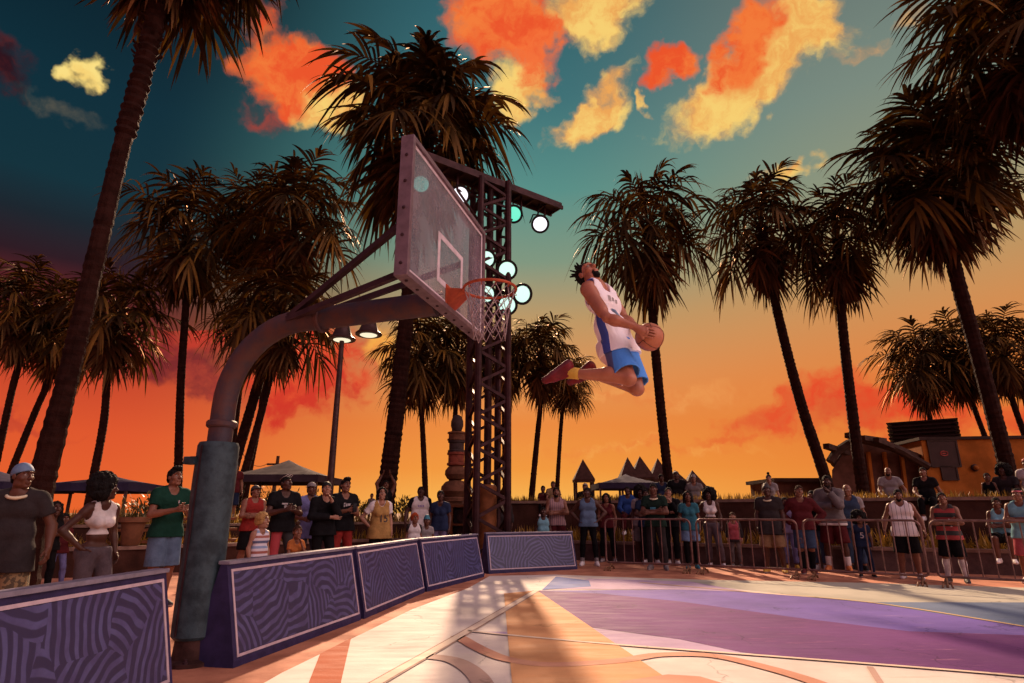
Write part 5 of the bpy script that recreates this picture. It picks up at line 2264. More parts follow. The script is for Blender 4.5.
    def collar(self, z=1.486, r=.088, th=.016):
        pts = [(r * 1.06 * math.cos(a), -.020 + r * 1.12 * math.sin(a), z + .040 * math.sin(a) + .006) for a in np.linspace(0, 2 * math.pi, 22, endpoint=False)]
        b = MB()
        b.tube(pts, th, 7, closed=True)
        return b.v, b.f

    def trousers(self, t=0.93, g=0.014, gl=0.022, waist=1.01, thigh=0.0):
        f = self.field()
        f.cap((-.068, .005, .96), (.068, .005, .96), (.113 if self.fem else .106) * self.w + g, None, .05, 1.1)
        f.cap((-.055, .0, 1.06), (.055, .0, 1.06), (.092 if self.fem else .101) * self.w + g, None, .05, 1.15)
        for i in (0, 1):
            f.ell(self.hip[i] + np.array((0, .06, .02)), (.085 + g, .07 + g, .09 + g), .05)
        f.plane((0, 0, waist), (0, 0, 1))
        for i in (0, 1):
            s = f.like()
            q, d = self.leg(s, i, g + thigh, t + .05, gl)
            n = d / np.linalg.norm(d)
            s.plane(q - n * .05, n)
            f.join(s, .025)
        return f.mesh()

    def shorts(self, t=0.50, g=0.02, gl=0.045, waist=1.0):
        return self.trousers(min(t, 0.5), g, gl, waist, 0.008)

    def sleeve_band(self, i, t0, t1, g=0.006):
        """a close cuff round the leg between two fractions: socks, tights"""
        f = self.field()
        a, e, w = self.hip[i], self.knee[i], self.ank[i]
        d = w - e
        back = np.array((0, .02, 0)) if self.legs != 'sit' else np.array((0, .015, 0))
        k = self.w * (0.9 if self.kid else 1.0)
        f.cap(e, e + d * .32 + back, .056 * k + g, .060 * k + g, .03)
        f.cap(e + d * .25 + back, w, .060 * k + g, .041 * k + g, .03)
        n = d / np.linalg.norm(d)
        f.plane(e + d * t0, -n)
        f.plane(e + d * t1 + n * .0, n)
        return f.mesh()

    def shoe_frames(self):
        out = []
        for i in (0, 1):
            a = self.ank[i]
            s = (-1, 1)[i]
            y = Vector((-s * .22, 1, 0))
            out.append(basis(y, (0, 0, 1), a - np.array((0, 0.0, .085))))
        return out


def shell_obj(name, parts, mats, parent, s=1.0):
    sh = Shell()
    for p in parts:
        sh.put(*p)
    return link(name, sh.mesh(name, mats, s), parent)
# ================================================================== the crowd
from mathutils.bvhtree import BVHTree

FOCUS = Vector((0.5, 4.9, 0))


def curb_y(x):
    for a, b in zip(CURB[:-1], CURB[1:]):
        if a.x <= x <= b.x:
            return a.y + (b.y - a.y) * (x - a.x) / (b.x - a.x)
    return 99.0


C = dict(black=(0.012, 0.011, 0.013), charcoal=(0.045, 0.036, 0.038), grey=(0.20, 0.17, 0.175), lgrey=(0.36, 0.32, 0.33), white=(0.68, 0.62, 0.62),
         navy=(0.022, 0.032, 0.075), denim=(0.055, 0.085, 0.16), ldenim=(0.20, 0.31, 0.52), green=(0.012, 0.055, 0.038), dgreen=(0.016, 0.034, 0.026),
         red=(0.34, 0.035, 0.03), maroon=(0.11, 0.018, 0.022), rose=(0.55, 0.12, 0.15), sky=(0.24, 0.50, 0.62), steel=(0.13, 0.20, 0.32), royal=(0.03, 0.07, 0.26),
         lav=(0.20, 0.19, 0.42), violet=(0.25, 0.20, 0.36), orange=(0.62, 0.20, 0.06), gold=(0.46, 0.26, 0.09), tan=(0.30, 0.18, 0.10), teal=(0.04, 0.16, 0.22), brown=(0.10, 0.05, 0.03),
         cream=(0.66, 0.58, 0.40), yellow=(0.60, 0.36, 0.06), pgrey=(0.13, 0.10, 0.12))
HC = dict(black=(0.010, 0.008, 0.008), brown=(0.045, 0.02, 0.012), blond=(0.42, 0.24, 0.09), ginger=(0.36, 0.06, 0.02), grey=(0.25, 0.22, 0.2))


def cl(c):
    return cloth('cloth_' + c, tuple(v * (.9 if c == 'white' else .72) for v in C[c]))


def cf(c):
    """headgear and shoe material"""
    return mat('dyed_' + c, C[c], 0.6, var=0.2, scale=12)


def hairm(c):
    return mat('hair_' + c, HC[c], 0.8, var=0.35, scale=30, bump=0.8, bscale=70, spec=0.12)


GEAR = ('durag', 'beanie', 'cap', 'backcap', 'headband')
TOPZ = {'afro': 1.885, 'bun': 1.875, 'beanie': 1.83, 'durag': 1.81, 'quiff': 1.825, 'bowl': 1.82}


def print_on(shirt, fig, s, shapes, name, m, off=0.004):
    """lay flat shapes (lists of (x, z) polygons in the garment's front view) onto the front of a garment"""
    me = shirt.data
    bvh = BVHTree.FromPolygons([v.co for v in me.vertices], [tuple(p.vertices) for p in me.polygons])
    b = MB()
    for poly in shapes:
        vs = []
        for x, z in poly:
            h = bvh.ray_cast(Vector((x * s, -1.0, z * s)), Vector((0, 1, 0)))[0]
            vs.append((x * s, (h.y if h else -.15 * s) - off, z * s))
        b.add(vs, [tuple(range(len(vs)))])
    return b.build(name, m, shirt)


def text_polys(txt, size, cx, cz):
    cu = bpy.data.curves.new('t', 'FONT')
    cu.body = txt
    cu.size = size
    cu.align_x, cu.align_y = 'CENTER', 'CENTER'
    cu.offset = 0.012 * size
    o = bpy.data.objects.new('t', cu)
    COL.objects.link(o)
    dg = bpy.context.evaluated_depsgraph_get()
    me = bpy.data.meshes.new_from_object(o.evaluated_get(dg))
    bm = bmesh.new()
    bm.from_mesh(me)
    bmesh.ops.triangulate(bm, faces=bm.faces[:])
    polys = [[(v.co.x + cx, v.co.y + cz) for v in f.verts] for f in bm.faces]
    bm.free()
    bpy.data.objects.remove(o)
    bpy.data.curves.remove(cu)
    bpy.data.meshes.remove(me)
    return polys


def rects(*rs):
    return [[(x - w / 2, z - h / 2), (x + w / 2, z - h / 2), (x + w / 2, z + h / 2), (x - w / 2, z + h / 2)] for x, z, w, h in rs]


def person(label, px, hy, feet=None, Y=None, z0=None, ht=None, off=0, tone='brown', fem=False, kid=False, hair='short', hc='black', gear=None, gc='black', beard=False,
           top=('tee', 'black'), bot=('pants', 'black'), shoe='white', arms=('down', 'down'), legs='stand', head=(-3, 0, 0), build=1.0, res=0.016, socks=None, collar=None, extra=None, stance=.12, seat=None, group=None):
    """a spectator: px, hy the surveyed crown of the head; feet (surveyed) or the distance Y places it"""
    topz = 1.90 if kid else TOPZ.get(gear or hair, 1.805)
    if feet is not None:
        yy = gnd(px, feet).y
        for _ in range(6):                          # never past the planter's curb
            yy = min(yy, curb_y(at(px, hy, yy).x) - 0.32)
        z0 = 0.0
        p = at(px, hy, yy)
        ht = p.z
        p = Vector((p.x, p.y, 0))
        s = ht / topz
    else:
        p = at(px, hy, Y)
        if z0 is not None:
            s = (p.z - z0) / topz
        else:
            s = ht / 1.8
            z0 = p.z - topz * s
        p = Vector((p.x, p.y, 0))
    vary = random.Random(label)
    if legs == 'stand' and feet is None and vary.random() < .5:
        legs = 'cocked'
    elif stance == .12:
        stance = vary.uniform(.09, .17)
    off += vary.uniform(-9, 9)
    head = (head[0] + vary.uniform(-5, 4), head[1] + vary.uniform(-5, 5), head[2] + vary.uniform(-14, 14))
    fig = Figure(fem, res / s, legs, arms, build, head, kid, stance)
    d = FOCUS - p
    rz = math.atan2(d.x, -d.y) + R(off)
    sk = skin(tone)
    bare = bot[0] in ('shorts',)
    sh = fig.skin_shell()
    body = link('person', sh.mesh('person', [sk, M_eye, M_iris], s))
    body.location = (p.x, p.y, z0)
    body.rotation_euler = (0, 0, rz)
    tag(body, label, 'person', group)
    kind, col = top[0], top[1]
    tm = cl(col) if isinstance(col, str) else col
    sl, hem, g = {'tee': (.33, .88, .018), 'long_tee': (.36, .76, .020), 'tank': (0, .88, .016), 'crop': (0, 1.15, .010), 'top': (.28, 1.0, .012), 'sweater': (.97, .88, .026), 'jersey': (0, .84, .024), 'shirt': (.93, .86, .02)}[kind]
    if kid:
        hem -= .02
    vs, fs = fig.shirt(sl, hem, g, neck=.060 if fem else .068)
    if kind == 'sweater' or kind == 'hoodie':
        pass
    shirt = shell_obj({'tee': 'shirt', 'long_tee': 'shirt', 'tank': 'tank_top', 'crop': 'crop_top', 'top': 'shirt', 'sweater': 'sweater', 'jersey': 'jersey', 'shirt': 'shirt'}[kind], [(vs, fs)], [tm], body, s)
    bm_ = cl(bot[1]) if isinstance(bot[1], str) else bot[1]
    if bot[0] == 'pants':
        vs, fs = fig.trousers()
        shell_obj('trousers', [(vs, fs)], [bm_], body, s)
    elif bot[0] == 'tights':
        vs, fs = fig.trousers(.95, .006, .006)
        shell_obj('leggings', [(vs, fs)], [bm_], body, s)
    elif bot[0] == 'shorts':
        vs, fs = fig.shorts(bot[2] if len(bot) > 2 else .5)
        shell_obj('shorts', [(vs, fs)], [bm_], body, s)
    if len(bot) > 3 and bot[3]:
        vs, fs = fig.trousers(.95, .006, .006, .97)
        shell_obj('leggings', [(vs, fs)], [cl(bot[3])], body, s)
    if socks:
        for i in (0, 1):
            vs, fs = fig.sleeve_band(i, socks[1], 0.97)
            shell_obj('sock', [(vs, fs)], [cl(socks[0])], body, s)
    sm = cf(shoe)
    sole = cf('lgrey' if shoe != 'white' else 'white')
    for Mx in fig.shoe_frames():
        v, f, mi = SHOE
        k = .92 if fem else 1.0
        shell_obj('shoe', [(v * k, f, mi, Mx)], [sm, sole], body, s)
    hm = fig.head_matrix()
    if hair:
        v, f = HAIR[hair]
        shell_obj('hair', [(v, f, 0, hm)], [hairm(hc)], body, s)
    if beard:
        v, f = HAIR['beard']
        shell_obj('beard', [(v, f, 0, hm)], [hairm('black')], body, s)
    if gear:
        v, f = HAIR[gear]
        shell_obj({'durag': 'head_wrap', 'backcap': 'cap'}.get(gear, gear), [(v, f, 0, hm)], [cf(gc)], body, s)
    if collar:
        v, f = fig.collar()
        shell_obj('neckband', [(v, f)], [cf(collar)], body, s)
    if extra:
        extra(fig, body, shirt, s, hm)
    return body


def sunglasses(fig, body, shirt, s, hm):
    b = MB()
    for k in (-1, 1):
        b.tube([(k * .034 + .026 * math.cos(a), -.082, .118 + .018 * math.sin(a)) for a in np.linspace(0, 2 * math.pi, 12, endpoint=False)], .004, 5, closed=True)
        b.tube([(k * .06, -.08, .118), (k * .09, -.02, .10), (k * .085, .05, .07)], .004, 5)
    b.tube([(-.01, -.084, .12), (.01, -.084, .12)], .004, 5)
    shell_obj('sunglasses', [(b.v, b.f, 0, hm)], [mat('glasses_rim', (.4, .33, .3), .3)], body, s)


def emblem(c, *rs):
    def fn(fig, body, shirt, s, hm):
        print_on(shirt, fig, s, rects(*rs), 'print', cf(c))
    return fn


def number(txt, size, z, c, x=0):
    def fn(fig, body, shirt, s, hm):
        print_on(shirt, fig, s, text_polys(txt, size, x, z), 'number', cf(c))
    return fn


def phone(fig, body, shirt, s, hm):
    b = MB()
    w = (fig.wr[0] + fig.wr[1]) / 2 if abs(fig.wr[0][0] - fig.wr[1][0]) < .3 else fig.wr[1]
    b.box((0, 0, 0), (.075, .012, .15), bev=.004)
    shell_obj('phone', [(b.v, b.f)], [M_hous], body, s).location = Vector(w) * s + Vector((0, -.11 * s, .06 * s))


M_camo = mixcloth('camo_print', (0.06, 0.04, 0.02), (0.20, 0.13, 0.06), 26)
M_paint = mixcloth('splash_print', (0.10, 0.075, 0.045), (0.015, 0.012, 0.01), 34)
M_strip = stripes_mat('striped_tank', [(.55, .5, .55), (.10, .12, .22), (.55, .5, .55), (.30, .10, .08), (.55, .5, .55), (.20, .26, .40)], .20)
M_pin = stripes_mat('pinstripe', [(.66, .6, .6), (.06, .06, .08)], .075, 'X', thin=.10)
M_plaid = stripes_mat('plaid_shirt', [(.34, .20, .20), (.20, .12, .14)], .05, 'X')
M_jred = stripes_mat('red_black_jersey', [(.28, .03, .03), (.02, .02, .02)], .16, 'Z', .3)

# ---- left of the hoop and behind the boards
person('big man in a charcoal tee with a cream neckband and a grey blue head wrap', 27, 462, Y=5.9, z0=-.02, off=-58, tone='brown', hair='buzz', gear='durag', gc='steel', top=('long_tee', 'charcoal'), bot=('shorts', M_camo, .5),
       arms=('down', 'out'), head=(2, 0, 66), build=.98, res=.0095, collar='cream')
person('woman with an afro and white crop top, hand on hip, beside the clay pot', 109, 471, Y=6.55, z0=0, off=-2, tone='dark', fem=True, hair='afro', top=('crop', 'white'), bot=('pants', 'pgrey'),
       arms=('hips', 'down'), head=(0, 0, 38), res=.009, legs='cocked')
person('man in a dark green tee and grey shorts clapping, just left of the hoop post', 176, 466, feet=607, off=-4, tone='tan', hair='quiff', top=('tee', 'green'), bot=('shorts', 'steel'), arms=('clap', 'clap'), head=(-4, 0, 4), res=.0095,
       extra=emblem('lgrey', (.06, 1.34, .02, .04)), shoe='charcoal')
person('dark haired kid in a black top behind the big man in the head wrap', 57, 500, Y=10.2, z0=0, off=10, tone='dark', kid=True, fem=True, hair='long', top=('tee', 'black'), bot=('pants', 'black'), arms=('cross_a', 'cross_b'), res=.014)
person('person in a rust top and blue jeans half hidden behind the kid in black', 66, 512, Y=10.9, z0=0.0, off=0, tone='brown', kid=True, hair='short', top=('tee', 'maroon'), bot=('pants', 'lav'), shoe='steel', arms=('fore', 'fore'), res=.015)
person('person in a maroon tee and dark shorts up on the wall beside the hoop post', 236, 462, Y=17.2, z0=.98, tone='tan', hair='short', top=('tee', 'maroon'), bot=('shorts', 'navy'), shoe='lgrey', arms=('down', 'down'), socks=('lgrey', .6))
person('man in a red sleeveless shirt and dark cap, arms folded, near the hoop post', 256, 485, Y=13.0, z0=0, off=8, tone='tan', hair='short', gear='cap', gc='charcoal', top=('tank', 'red'), bot=('shorts', 'black'), arms=('cross_a', 'cross_b'), build=1.05, res=.013)
person('blond kid in a striped tank top leaning by the side board', 263, 511, Y=8.6, z0=0.0, off=14, tone='pale', kid=True, hair='bowl', hc='blond', top=('tank', M_strip), bot=('shorts', 'steel'), arms=('down', 'down'), head=(-4, 0, 10), res=.011)
person('tall man with sunglasses on his head, black tee and red striped trousers', 287, 475, Y=10.9, z0=0, off=8, tone='dark', hair='buzz', top=('tee', 'black'), bot=('pants', stripes_mat('red_black_trousers', [(.30, .03, .04), (.012, .011, .013)], .36, 'X', .5)), arms=('clap', 'clap'), head=(-6, 0, 10), res=.012,
       extra=lambda f, b, sh, s, hm: (sunglasses(f, b, sh, s, hm), emblem('lgrey', (-.02, 1.33, .10, .025), (.0, 1.28, .05, .05))(f, b, sh, s, hm)))
person('small child in an orange tee in front of the man in lavender', 298, 524, Y=8.9, z0=0.0, off=8, tone='tan', kid=True, fem=True, hair='bun', hc='brown', top=('tee', 'orange'), bot=('shorts', 'rose'), arms=('cross_a', 'chin'), res=.012)
person('man in a lavender tee and grey cap, between the two men in black', 312, 482, Y=12.0, z0=0, off=10, tone='brown', hair='buzz', gear='backcap', gc='grey', top=('long_tee', 'lav'), bot=('pants', 'denim'), arms=('fore', 'clap'), head=(0, 0, 16), res=.012)
person('pale man all in black with a beret and a hand at his chin, arms folded', 327, 481, Y=11.2, z0=0, off=4, tone='pale', hair='short', gear='durag', gc='black', top=('shirt', 'black'), bot=('pants', 'black'), arms=('cross_b', 'chin'), res=.012)
person('man in a black printed tee and red trousers holding a phone', 346, 477, Y=11.7, z0=0, off=8, tone='tan', hair='quiff', top=('tee', 'black'), bot=('pants', 'red'), arms=('clap', 'phone'), head=(-4, 0, 10), res=.012,
       extra=lambda f, b, sh, s, hm: (emblem('lgrey', (-.04, 1.33, .03, .07), (.0, 1.33, .03, .05), (.05, 1.335, .05, .04))(f, b, sh, s, hm), phone(f, b, sh, s, hm)))
person('dark haired young person in a gold jersey with number 15 over a white tee', 382, 487, Y=12.0, z0=0, off=6, tone='pale', fem=True, hair='bob', top=('tee', 'white'), bot=('pants', 'black'), arms=('hips', 'down'), res=.012,
       extra=lambda f, b, sh, s, hm: (lambda j: print_on(j, f, s, text_polys('15', .20, .03, 1.18), 'number', cf('charcoal')))(shell_obj('jersey', [f.shirt(0, .80, .026, .02)], [cl('gold')], b, s)))
person('person in black with both arms raised in front of the tallest dark palm', 386, 480, Y=15.9, z0=0.40, tone='brown', hair='short', top=('tank', 'black'), bot=('pants', 'charcoal'), arms=('up', 'up'))
person('tall man in a white jersey over a black tee, behind the red haired kid', 421, 486, Y=16.0, z0=0, tone='dark', hair='buzz', top=('tee', 'black'), bot=('shorts', 'white'), arms=('out', 'down'), build=1.1, res=.014,
       extra=lambda f, b, sh, s, hm: (lambda j: print_on(j, f, s, rects((-.06, 1.33, .03, .05), (-.02, 1.33, .03, .05), (.02, 1.33, .03, .05), (.06, 1.33, .03, .05)), 'lettering', cf('violet')))(shell_obj('jersey', [f.shirt(0, .84, .028, .02)], [cl('white')], b, s)))
person('red haired kid in a white tee with dark sleeves', 415, 512, Y=13.2, z0=0, tone='tan', kid=True, hair='bowl', hc='ginger', top=('tee', 'charcoal'), bot=('pants', 'navy'), arms=('down', 'down'), res=.013,
       extra=lambda f, b, sh, s, hm: shell_obj('vest', [f.shirt(0, .86, .026)], [cl('white')], b, s))
person('small kid in a blue knit hat and grey tee beside the red haired kid', 427, 515, Y=13.3, z0=0, tone='brown', kid=True, hair='buzz', gear='beanie', gc='teal', top=('tee', 'lgrey'), bot=('pants', 'teal'), res=.013)
person('woman in a navy tee and lavender trousers in front of the wooden cabinets', 441, 490, Y=14.2, z0=0, off=-20, tone='dark', fem=True, hair='short', top=('tee', 'navy'), bot=('pants', 'violet'), res=.014)
person('person in dark clothes just right of the light tower, half hidden by it', 503.5, 495, Y=17.3, z0=.1, tone='dark', hair='short', top=('shirt', 'charcoal'), bot=('pants', 'black'))
person('small far person in grey among the plants left of the arms raised person', 372, 493, Y=21, z0=.95, ht=None, tone='tan', kid=True, hair='short', top=('tee', 'grey'), bot=('pants', 'teal'), res=.02)

# ---- right: the front row at the barriers
person('person in a pale blue vest behind the right end of the patterned board', 543, 506, Y=15.7, z0=0, tone='dark', kid=True, hair='buzz', top=('tank', 'sky'), bot=('shorts', 'sky'), arms=('down', 'down'), build=1.05)
person('bearded man in a sleeveless plaid shirt with folded arms behind the patterned board', 556, 487, Y=16.2, z0=0, tone='tan', hair='short', beard=True, top=('tank', M_plaid), bot=('shorts', 'maroon'), arms=('cross_a', 'cross_b'))
person('man in a blue grey tank top and black trousers with hands on his hips', 587, 487, feet=566, tone='dark', hair='short', top=('tank', 'steel'), bot=('tights', 'black'), shoe='white', arms=('hips', 'hips'), stance=.17, socks=('lgrey', .72))
person('woman in a dark red top and black trousers at the first barrier\'s left end', 606, 493, feet=562, tone='tan', fem=True, hair='long', top=('tank', 'maroon'), bot=('pants', 'black'), shoe='lgrey', arms=('fore', 'down'))
person('person in a royal blue jacket perched on the planter behind the first barrier', 627, 486, Y=17.6, ht=1.70, legs='sit', tone='dark', hair='buzz', top=('shirt', 'royal'), bot=('pants', 'maroon'), shoe='white', arms=('knees', 'knees'))
person('person in a pink white tee and grey shorts left of the man in dark green', 640, 484, feet=563, tone='dark', fem=True, hair='afro', top=('tee', 'lgrey'), bot=('shorts', 'grey'), shoe='maroon', arms=('down', 'down'))
person('man in a dark green printed tee with a bead necklace, folded arms and sandals', 653, 483, feet=570, tone='brown', hair='buzz', top=('tee', 'dgreen'), bot=('pants', 'charcoal'), shoe='grey', arms=('cross_a', 'cross_b'), collar='cream', build=1.06, stance=.16,
       extra=emblem('teal', (-.02, 1.24, .12, .10)))
person('young man in black, hand at his chin, right of the dark green tee', 668, 487, feet=558, tone='pale', hair='short', top=('shirt', 'black'), bot=('pants', 'black'), shoe='white', arms=('cross_a', 'chin'))
person('woman with long dark curls, teal blue top and denim shorts over black leggings', 687, 491, feet=569, tone='brown', fem=True, hair='long', top=('tee', 'teal'), bot=('shorts', 'ldenim', .36, 'black'), shoe='teal', arms=('fore', 'down'))
person('woman with an afro, white crop top and grey jeans at the second barrier\'s left end', 708, 486, feet=560, off=-4, tone='dark', fem=True, hair='afro', top=('crop', 'white'), bot=('pants', 'pgrey'), shoe='white', arms=('hips', 'down'), legs='cocked')
person('kid in a pink top and dark jacket behind the second barrier', 732, 511, feet=566, tone='pale', kid=True, hair='buzz', hc='brown', top=('shirt', 'charcoal'), bot=('pants', 'grey'), shoe='grey',
       extra=lambda f, b, sh, s, hm: shell_obj('vest', [f.shirt(0, .92, .028)], [cl('rose')], b, s))
person('big man in a long charcoal tee, cap and yellow boots behind the second barrier', 766, 483, feet=573, off=4, tone='dark', hair='buzz', gear='beanie', gc='charcoal', top=('long_tee', 'charcoal'), bot=('shorts', 'tan'), shoe='yellow', arms=('down', 'down'), build=1.14, collar='cream', stance=.17)
person('person in blue jeans standing behind the big man in the long charcoal tee', 784, 497, feet=567, tone='brown', hair='short', top=('tee', 'violet'), bot=('pants', 'lav'), shoe='yellow', arms=('down', 'down'))
person('man in a maroon hooded sweatshirt and torn jeans leaning with hands on hips', 798, 485, feet=574, off=12, tone='tan', hair='short', hc='brown', top=('sweater', 'maroon'), bot=('shorts', 'denim'), shoe='maroon', arms=('hips', 'hips'), head=(-4, 8, 0), socks=('black', .1), build=1.05)
person('very tall man in a grey sweater with a hand on his chin and orange shoes', 826, 475, feet=568, tone='dark', hair='short', beard=True, top=('sweater', 'grey'), bot=('shorts', 'maroon'), shoe='orange', arms=('cross_a', 'chin'), socks=('white', .55), build=1.1, stance=.17,
       extra=lambda f, b, sh, s, hm: shell_obj('undershirt', [f.shirt(0, .84, .022)], [cl('white')], b, s))
person('bald older person in blue overalls over a white tee', 846, 484, Y=14.2, z0=0, tone='tan', hair=None, top=('tee', 'lgrey'), bot=('pants', 'denim'), shoe='black',
       extra=lambda f, b, sh, s, hm: shell_obj('overall_bib', [f.shirt(0, .86, .030)], [cl('denim')], b, s))
person('kid in a navy tee with a pale number in front of the overalls', 858, 512, feet=577, off=10, tone='brown', kid=True, hair='afro', top=('tee', 'navy'), bot=('pants', 'navy'), shoe='black', arms=('down', 'down'), stance=.17,
       extra=number('5', .24, 1.2, 'lgrey'))
person('bearded man in a white pinstriped sleeveless shirt and dark shorts', 897, 489, feet=579, off=8, tone='tan', hair='short', beard=True, top=('jersey', M_pin), bot=('shorts', 'black'), shoe='white', arms=('out', 'out'), build=1.12, stance=.15)
person('man in a red and black jersey with white tights leaning with folded arms', 941, 492, feet=583, off=10, tone='tan', hair='short', top=('jersey', M_jred), bot=('shorts', 'black'), shoe='charcoal', arms=('cross_a', 'cross_b'), socks=('white', .05), head=(-4, -10, 0),
       extra=emblem('white', (.06, 1.2, .03, .12), (.085, 1.16, .03, .12)))
person('woman in a pale blue vest with folded arms near the right edge', 995, 497, Y=12.9, ht=1.66, legs='sit', tone='brown', fem=True, hair='short', top=('tank', 'sky'), bot=('shorts', 'black'), arms=('cross_a', 'cross_b'))
person('man with a headband and pale blue sleeveless shirt at the right edge', 1016, 488, Y=11.6, z0=0, off=4, tone='tan', hair='short', gear='headband', gc='rose', top=('jersey', 'sky'), bot=('shorts', 'rose'), shoe='white', arms=('cross_a', 'cross_b'), build=1.04, res=.013)

person('dark clothed man with folded arms behind the man in the dark green tee', 645, 489, Y=15.9, z0=0, tone='dark', hair='short', top=('tee', 'navy'), bot=('pants', 'black'), arms=('cross_a', 'cross_b'))
person('bearded person in black standing behind the arm of the man in the grey sweater', 811, 490, Y=14.4, z0=0, tone='tan', hair='buzz', beard=True, top=('tee', 'black'), bot=('pants', 'denim'), arms=('fore', 'fore'))

# ---- right: on the terrace wall
T = 1.52
person('small kid in red sitting on the wall top by the thin palms', 543, 485, Y=19.4, ht=1.15, legs='sit', kid=True, tone='brown', hair='short', top=('tee', 'maroon'), bot=('pants', 'black'), arms=('knees', 'knees'), res=.02)
person('person in a tan tee sitting on the wall top beside the kid in red', 553, 481, Y=19.3, ht=1.5, legs='sit', tone='tan', hair='short', top=('tee', 'tan'), bot=('pants', 'black'), arms=('knees', 'knees'), res=.02)
person('person in a flat grey cap standing behind the man in the blue grey tank', 585, 483, Y=19.6, ht=1.75, tone='tan', hair='short', gear='cap', gc='grey', top=('shirt', 'black'), bot=('pants', 'black'), arms=('cross_a', 'cross_b'))
person('person in a navy tee on the terrace above the man in dark green', 661, 474, Y=19.4, ht=1.75, tone='dark', hair='short', top=('tee', 'navy'), bot=('pants', 'black'), arms=('down', 'down'))
person('big man in a black tee and grey shorts on the terrace beside the palm', 676, 471, Y=19.2, ht=1.85, tone='dark', hair='buzz', gear='backcap', gc='charcoal', top=('tee', 'black'), bot=('shorts', 'lgrey'), arms=('out', 'down'), build=1.15)
person('person in a grey tee and grey cap on the terrace behind the teal top', 693, 474, Y=19.0, ht=1.65, tone='tan', hair='short', gear='beanie', gc='grey', top=('tee', 'grey'), bot=('pants', 'red'), arms=('out', 'out'))
person('woman with a high bun and a grey tee on the terrace behind the big man', 768, 472, Y=17.6, ht=1.6, tone='pale', fem=True, hair='bun', top=('tee', 'lgrey'), bot=('pants', 'black'), arms=('down', 'down'))
person('bald bearded man in a grey tee on the terrace in front of the pavilion', 887, 467, Y=16.6, ht=1.75, legs='sit', tone='tan', hair=None, beard=True, top=('tee', 'lgrey'), bot=('pants', 'black'), arms=('knees', 'out'), build=1.1)
person('man in a black tee and black trousers perched on the wall by the ochre building', 922, 467, Y=14.9, ht=1.62, legs='sit', tone='tan', hair='short', top=('tee', 'black'), bot=('pants', 'black'), arms=('knees', 'prop'), build=1.05)
person('kid in a black vest on the terrace below the ochre wall', 986, 472, Y=15.0, ht=1.15, kid=True, tone='brown', hair='short', top=('tank', 'black'), bot=('pants', 'maroon'), arms=('down', 'down'))
person('person in a dark tee on the terrace beside the kid in the black vest', 1001, 462, Y=15.0, ht=1.75, legs='sit', tone='dark', hair='afro', top=('tee', 'charcoal'), bot=('pants', 'grey'), arms=('knees', 'knees'))
person('person in a white tee and red cap cut off by the right edge', 1025, 458, Y=14.8, ht=1.7, tone='tan', hair='short', gear='cap', gc='red', top=('tee', 'white'), bot=('pants', 'black'), arms=('fore', 'fore'))
# ================================================================== the player in mid-air
PL = at(619, 350, 5.22)                              # hips
NECK = at(598, 287, 5.27)
zv = (NECK - PL).normalized()
front = Vector((0.80, -0.60, 0))
yv = -(front - zv * front.dot(zv)).normalized()
xv = yv.cross(zv)
PS = (NECK - PL).length / 0.545
PM = Matrix.Translation(PL) @ Matrix((xv, yv, zv)).transposed().to_4x4() @ Matrix.Scale(PS, 4) @ Matrix.Translation((0, 0, -0.95))
PI_ = PM.inverted()


def loc(px, py, Y):
    return np.array(PI_ @ at(px, py, Y))


BALL = at(649.5, 337, 4.93)
BR = 0.122
ball_l = np.array(PI_ @ BALL)
wrN, wrF = at(635, 327, 4.84), at(640, 331, 5.12)
J = dict(sh=[(-.168, 0.01, 1.44), (.168, 0.0, 1.44)],
         el=[loc(607, 318, 4.90), loc(624, 318, 5.42)],
         wr=[np.array(PI_ @ wrN), np.array(PI_ @ wrF)],
         hip=[(-.088, 0, .93), (.088, 0, .93)],
         knee=[loc(629, 379, 4.95), loc(637, 389, 5.20)],
         ank=[loc(567, 372.5, 5.12), loc(590, 373, 5.42)])
J['knee'] = [np.array(v) for v in J['knee']]
fig = Figure(False, 0.0078 / PS, 'stand', ('down', 'down'), 0.84, (-30, 0, -18), False, joints=J)
fig.legs = 'player'
fig.headc = np.array((-.01, .045, 1.625))
f = fig.field()
fig.torso(f)
fig.hs = .90
hm = fig.head_matrix()
nk = (hm @ np.array((0, .025, -.07, 1)))[:3]
f.cap((0, .012, 1.46), nk, .060, .056, .03)
for i in (0, 1):
    a, e, w = fig.sh[i], fig.el[i], fig.wr[i]
    f.cap(a, a + (e - a) * .22, .064, .056, .02)                        # deltoid
    f.cap(a + (e - a) * .28, a + (e - a) * .72, .044, .045, .015)       # biceps
    q_ = np.array((0, .016, 0))
    f.cap(a + (e - a) * .2 + q_, a + (e - a) * .8 + q_, .042, .036, .012)
    f.cap(a + (e - a) * .1, e, .044, .034, .02)
    d = w - e
    f.cap(e, e + d * .30, .034, .042, .016)
    f.cap(e + d * .25, w, .041, .024, .016)
    a, e, w = fig.hip[i], fig.knee[i], fig.ank[i]
    f.cap(a, a + (e - a) * .5, .088, .078, .04)
    f.cap(a + (e - a) * .4, e, .076, .053, .02)
    f.ell(e, (.052, .052, .052), .012)
    d = w - e
    up = np.array(PI_.to_3x3() @ Vector((0, 0, 1)))
    up = up / np.linalg.norm(up)
    f.cap(e + d * .03, e + d * .33 + up * .020, .046, .054, .015)
    f.cap(e + d * .3 + up * .02, e + d * .7, .052, .036, .015)
    f.cap(e + d * .1, w, .040, .034, .012)
f.ell((-.08, .04, .95), (.08, .06, .09), .05)
f.ell((.08, .04, .95), (.08, .06, .09), .05)
sh = Shell()
sh.put(*f.mesh(), 0)
h2 = head_field(.0042).mesh()
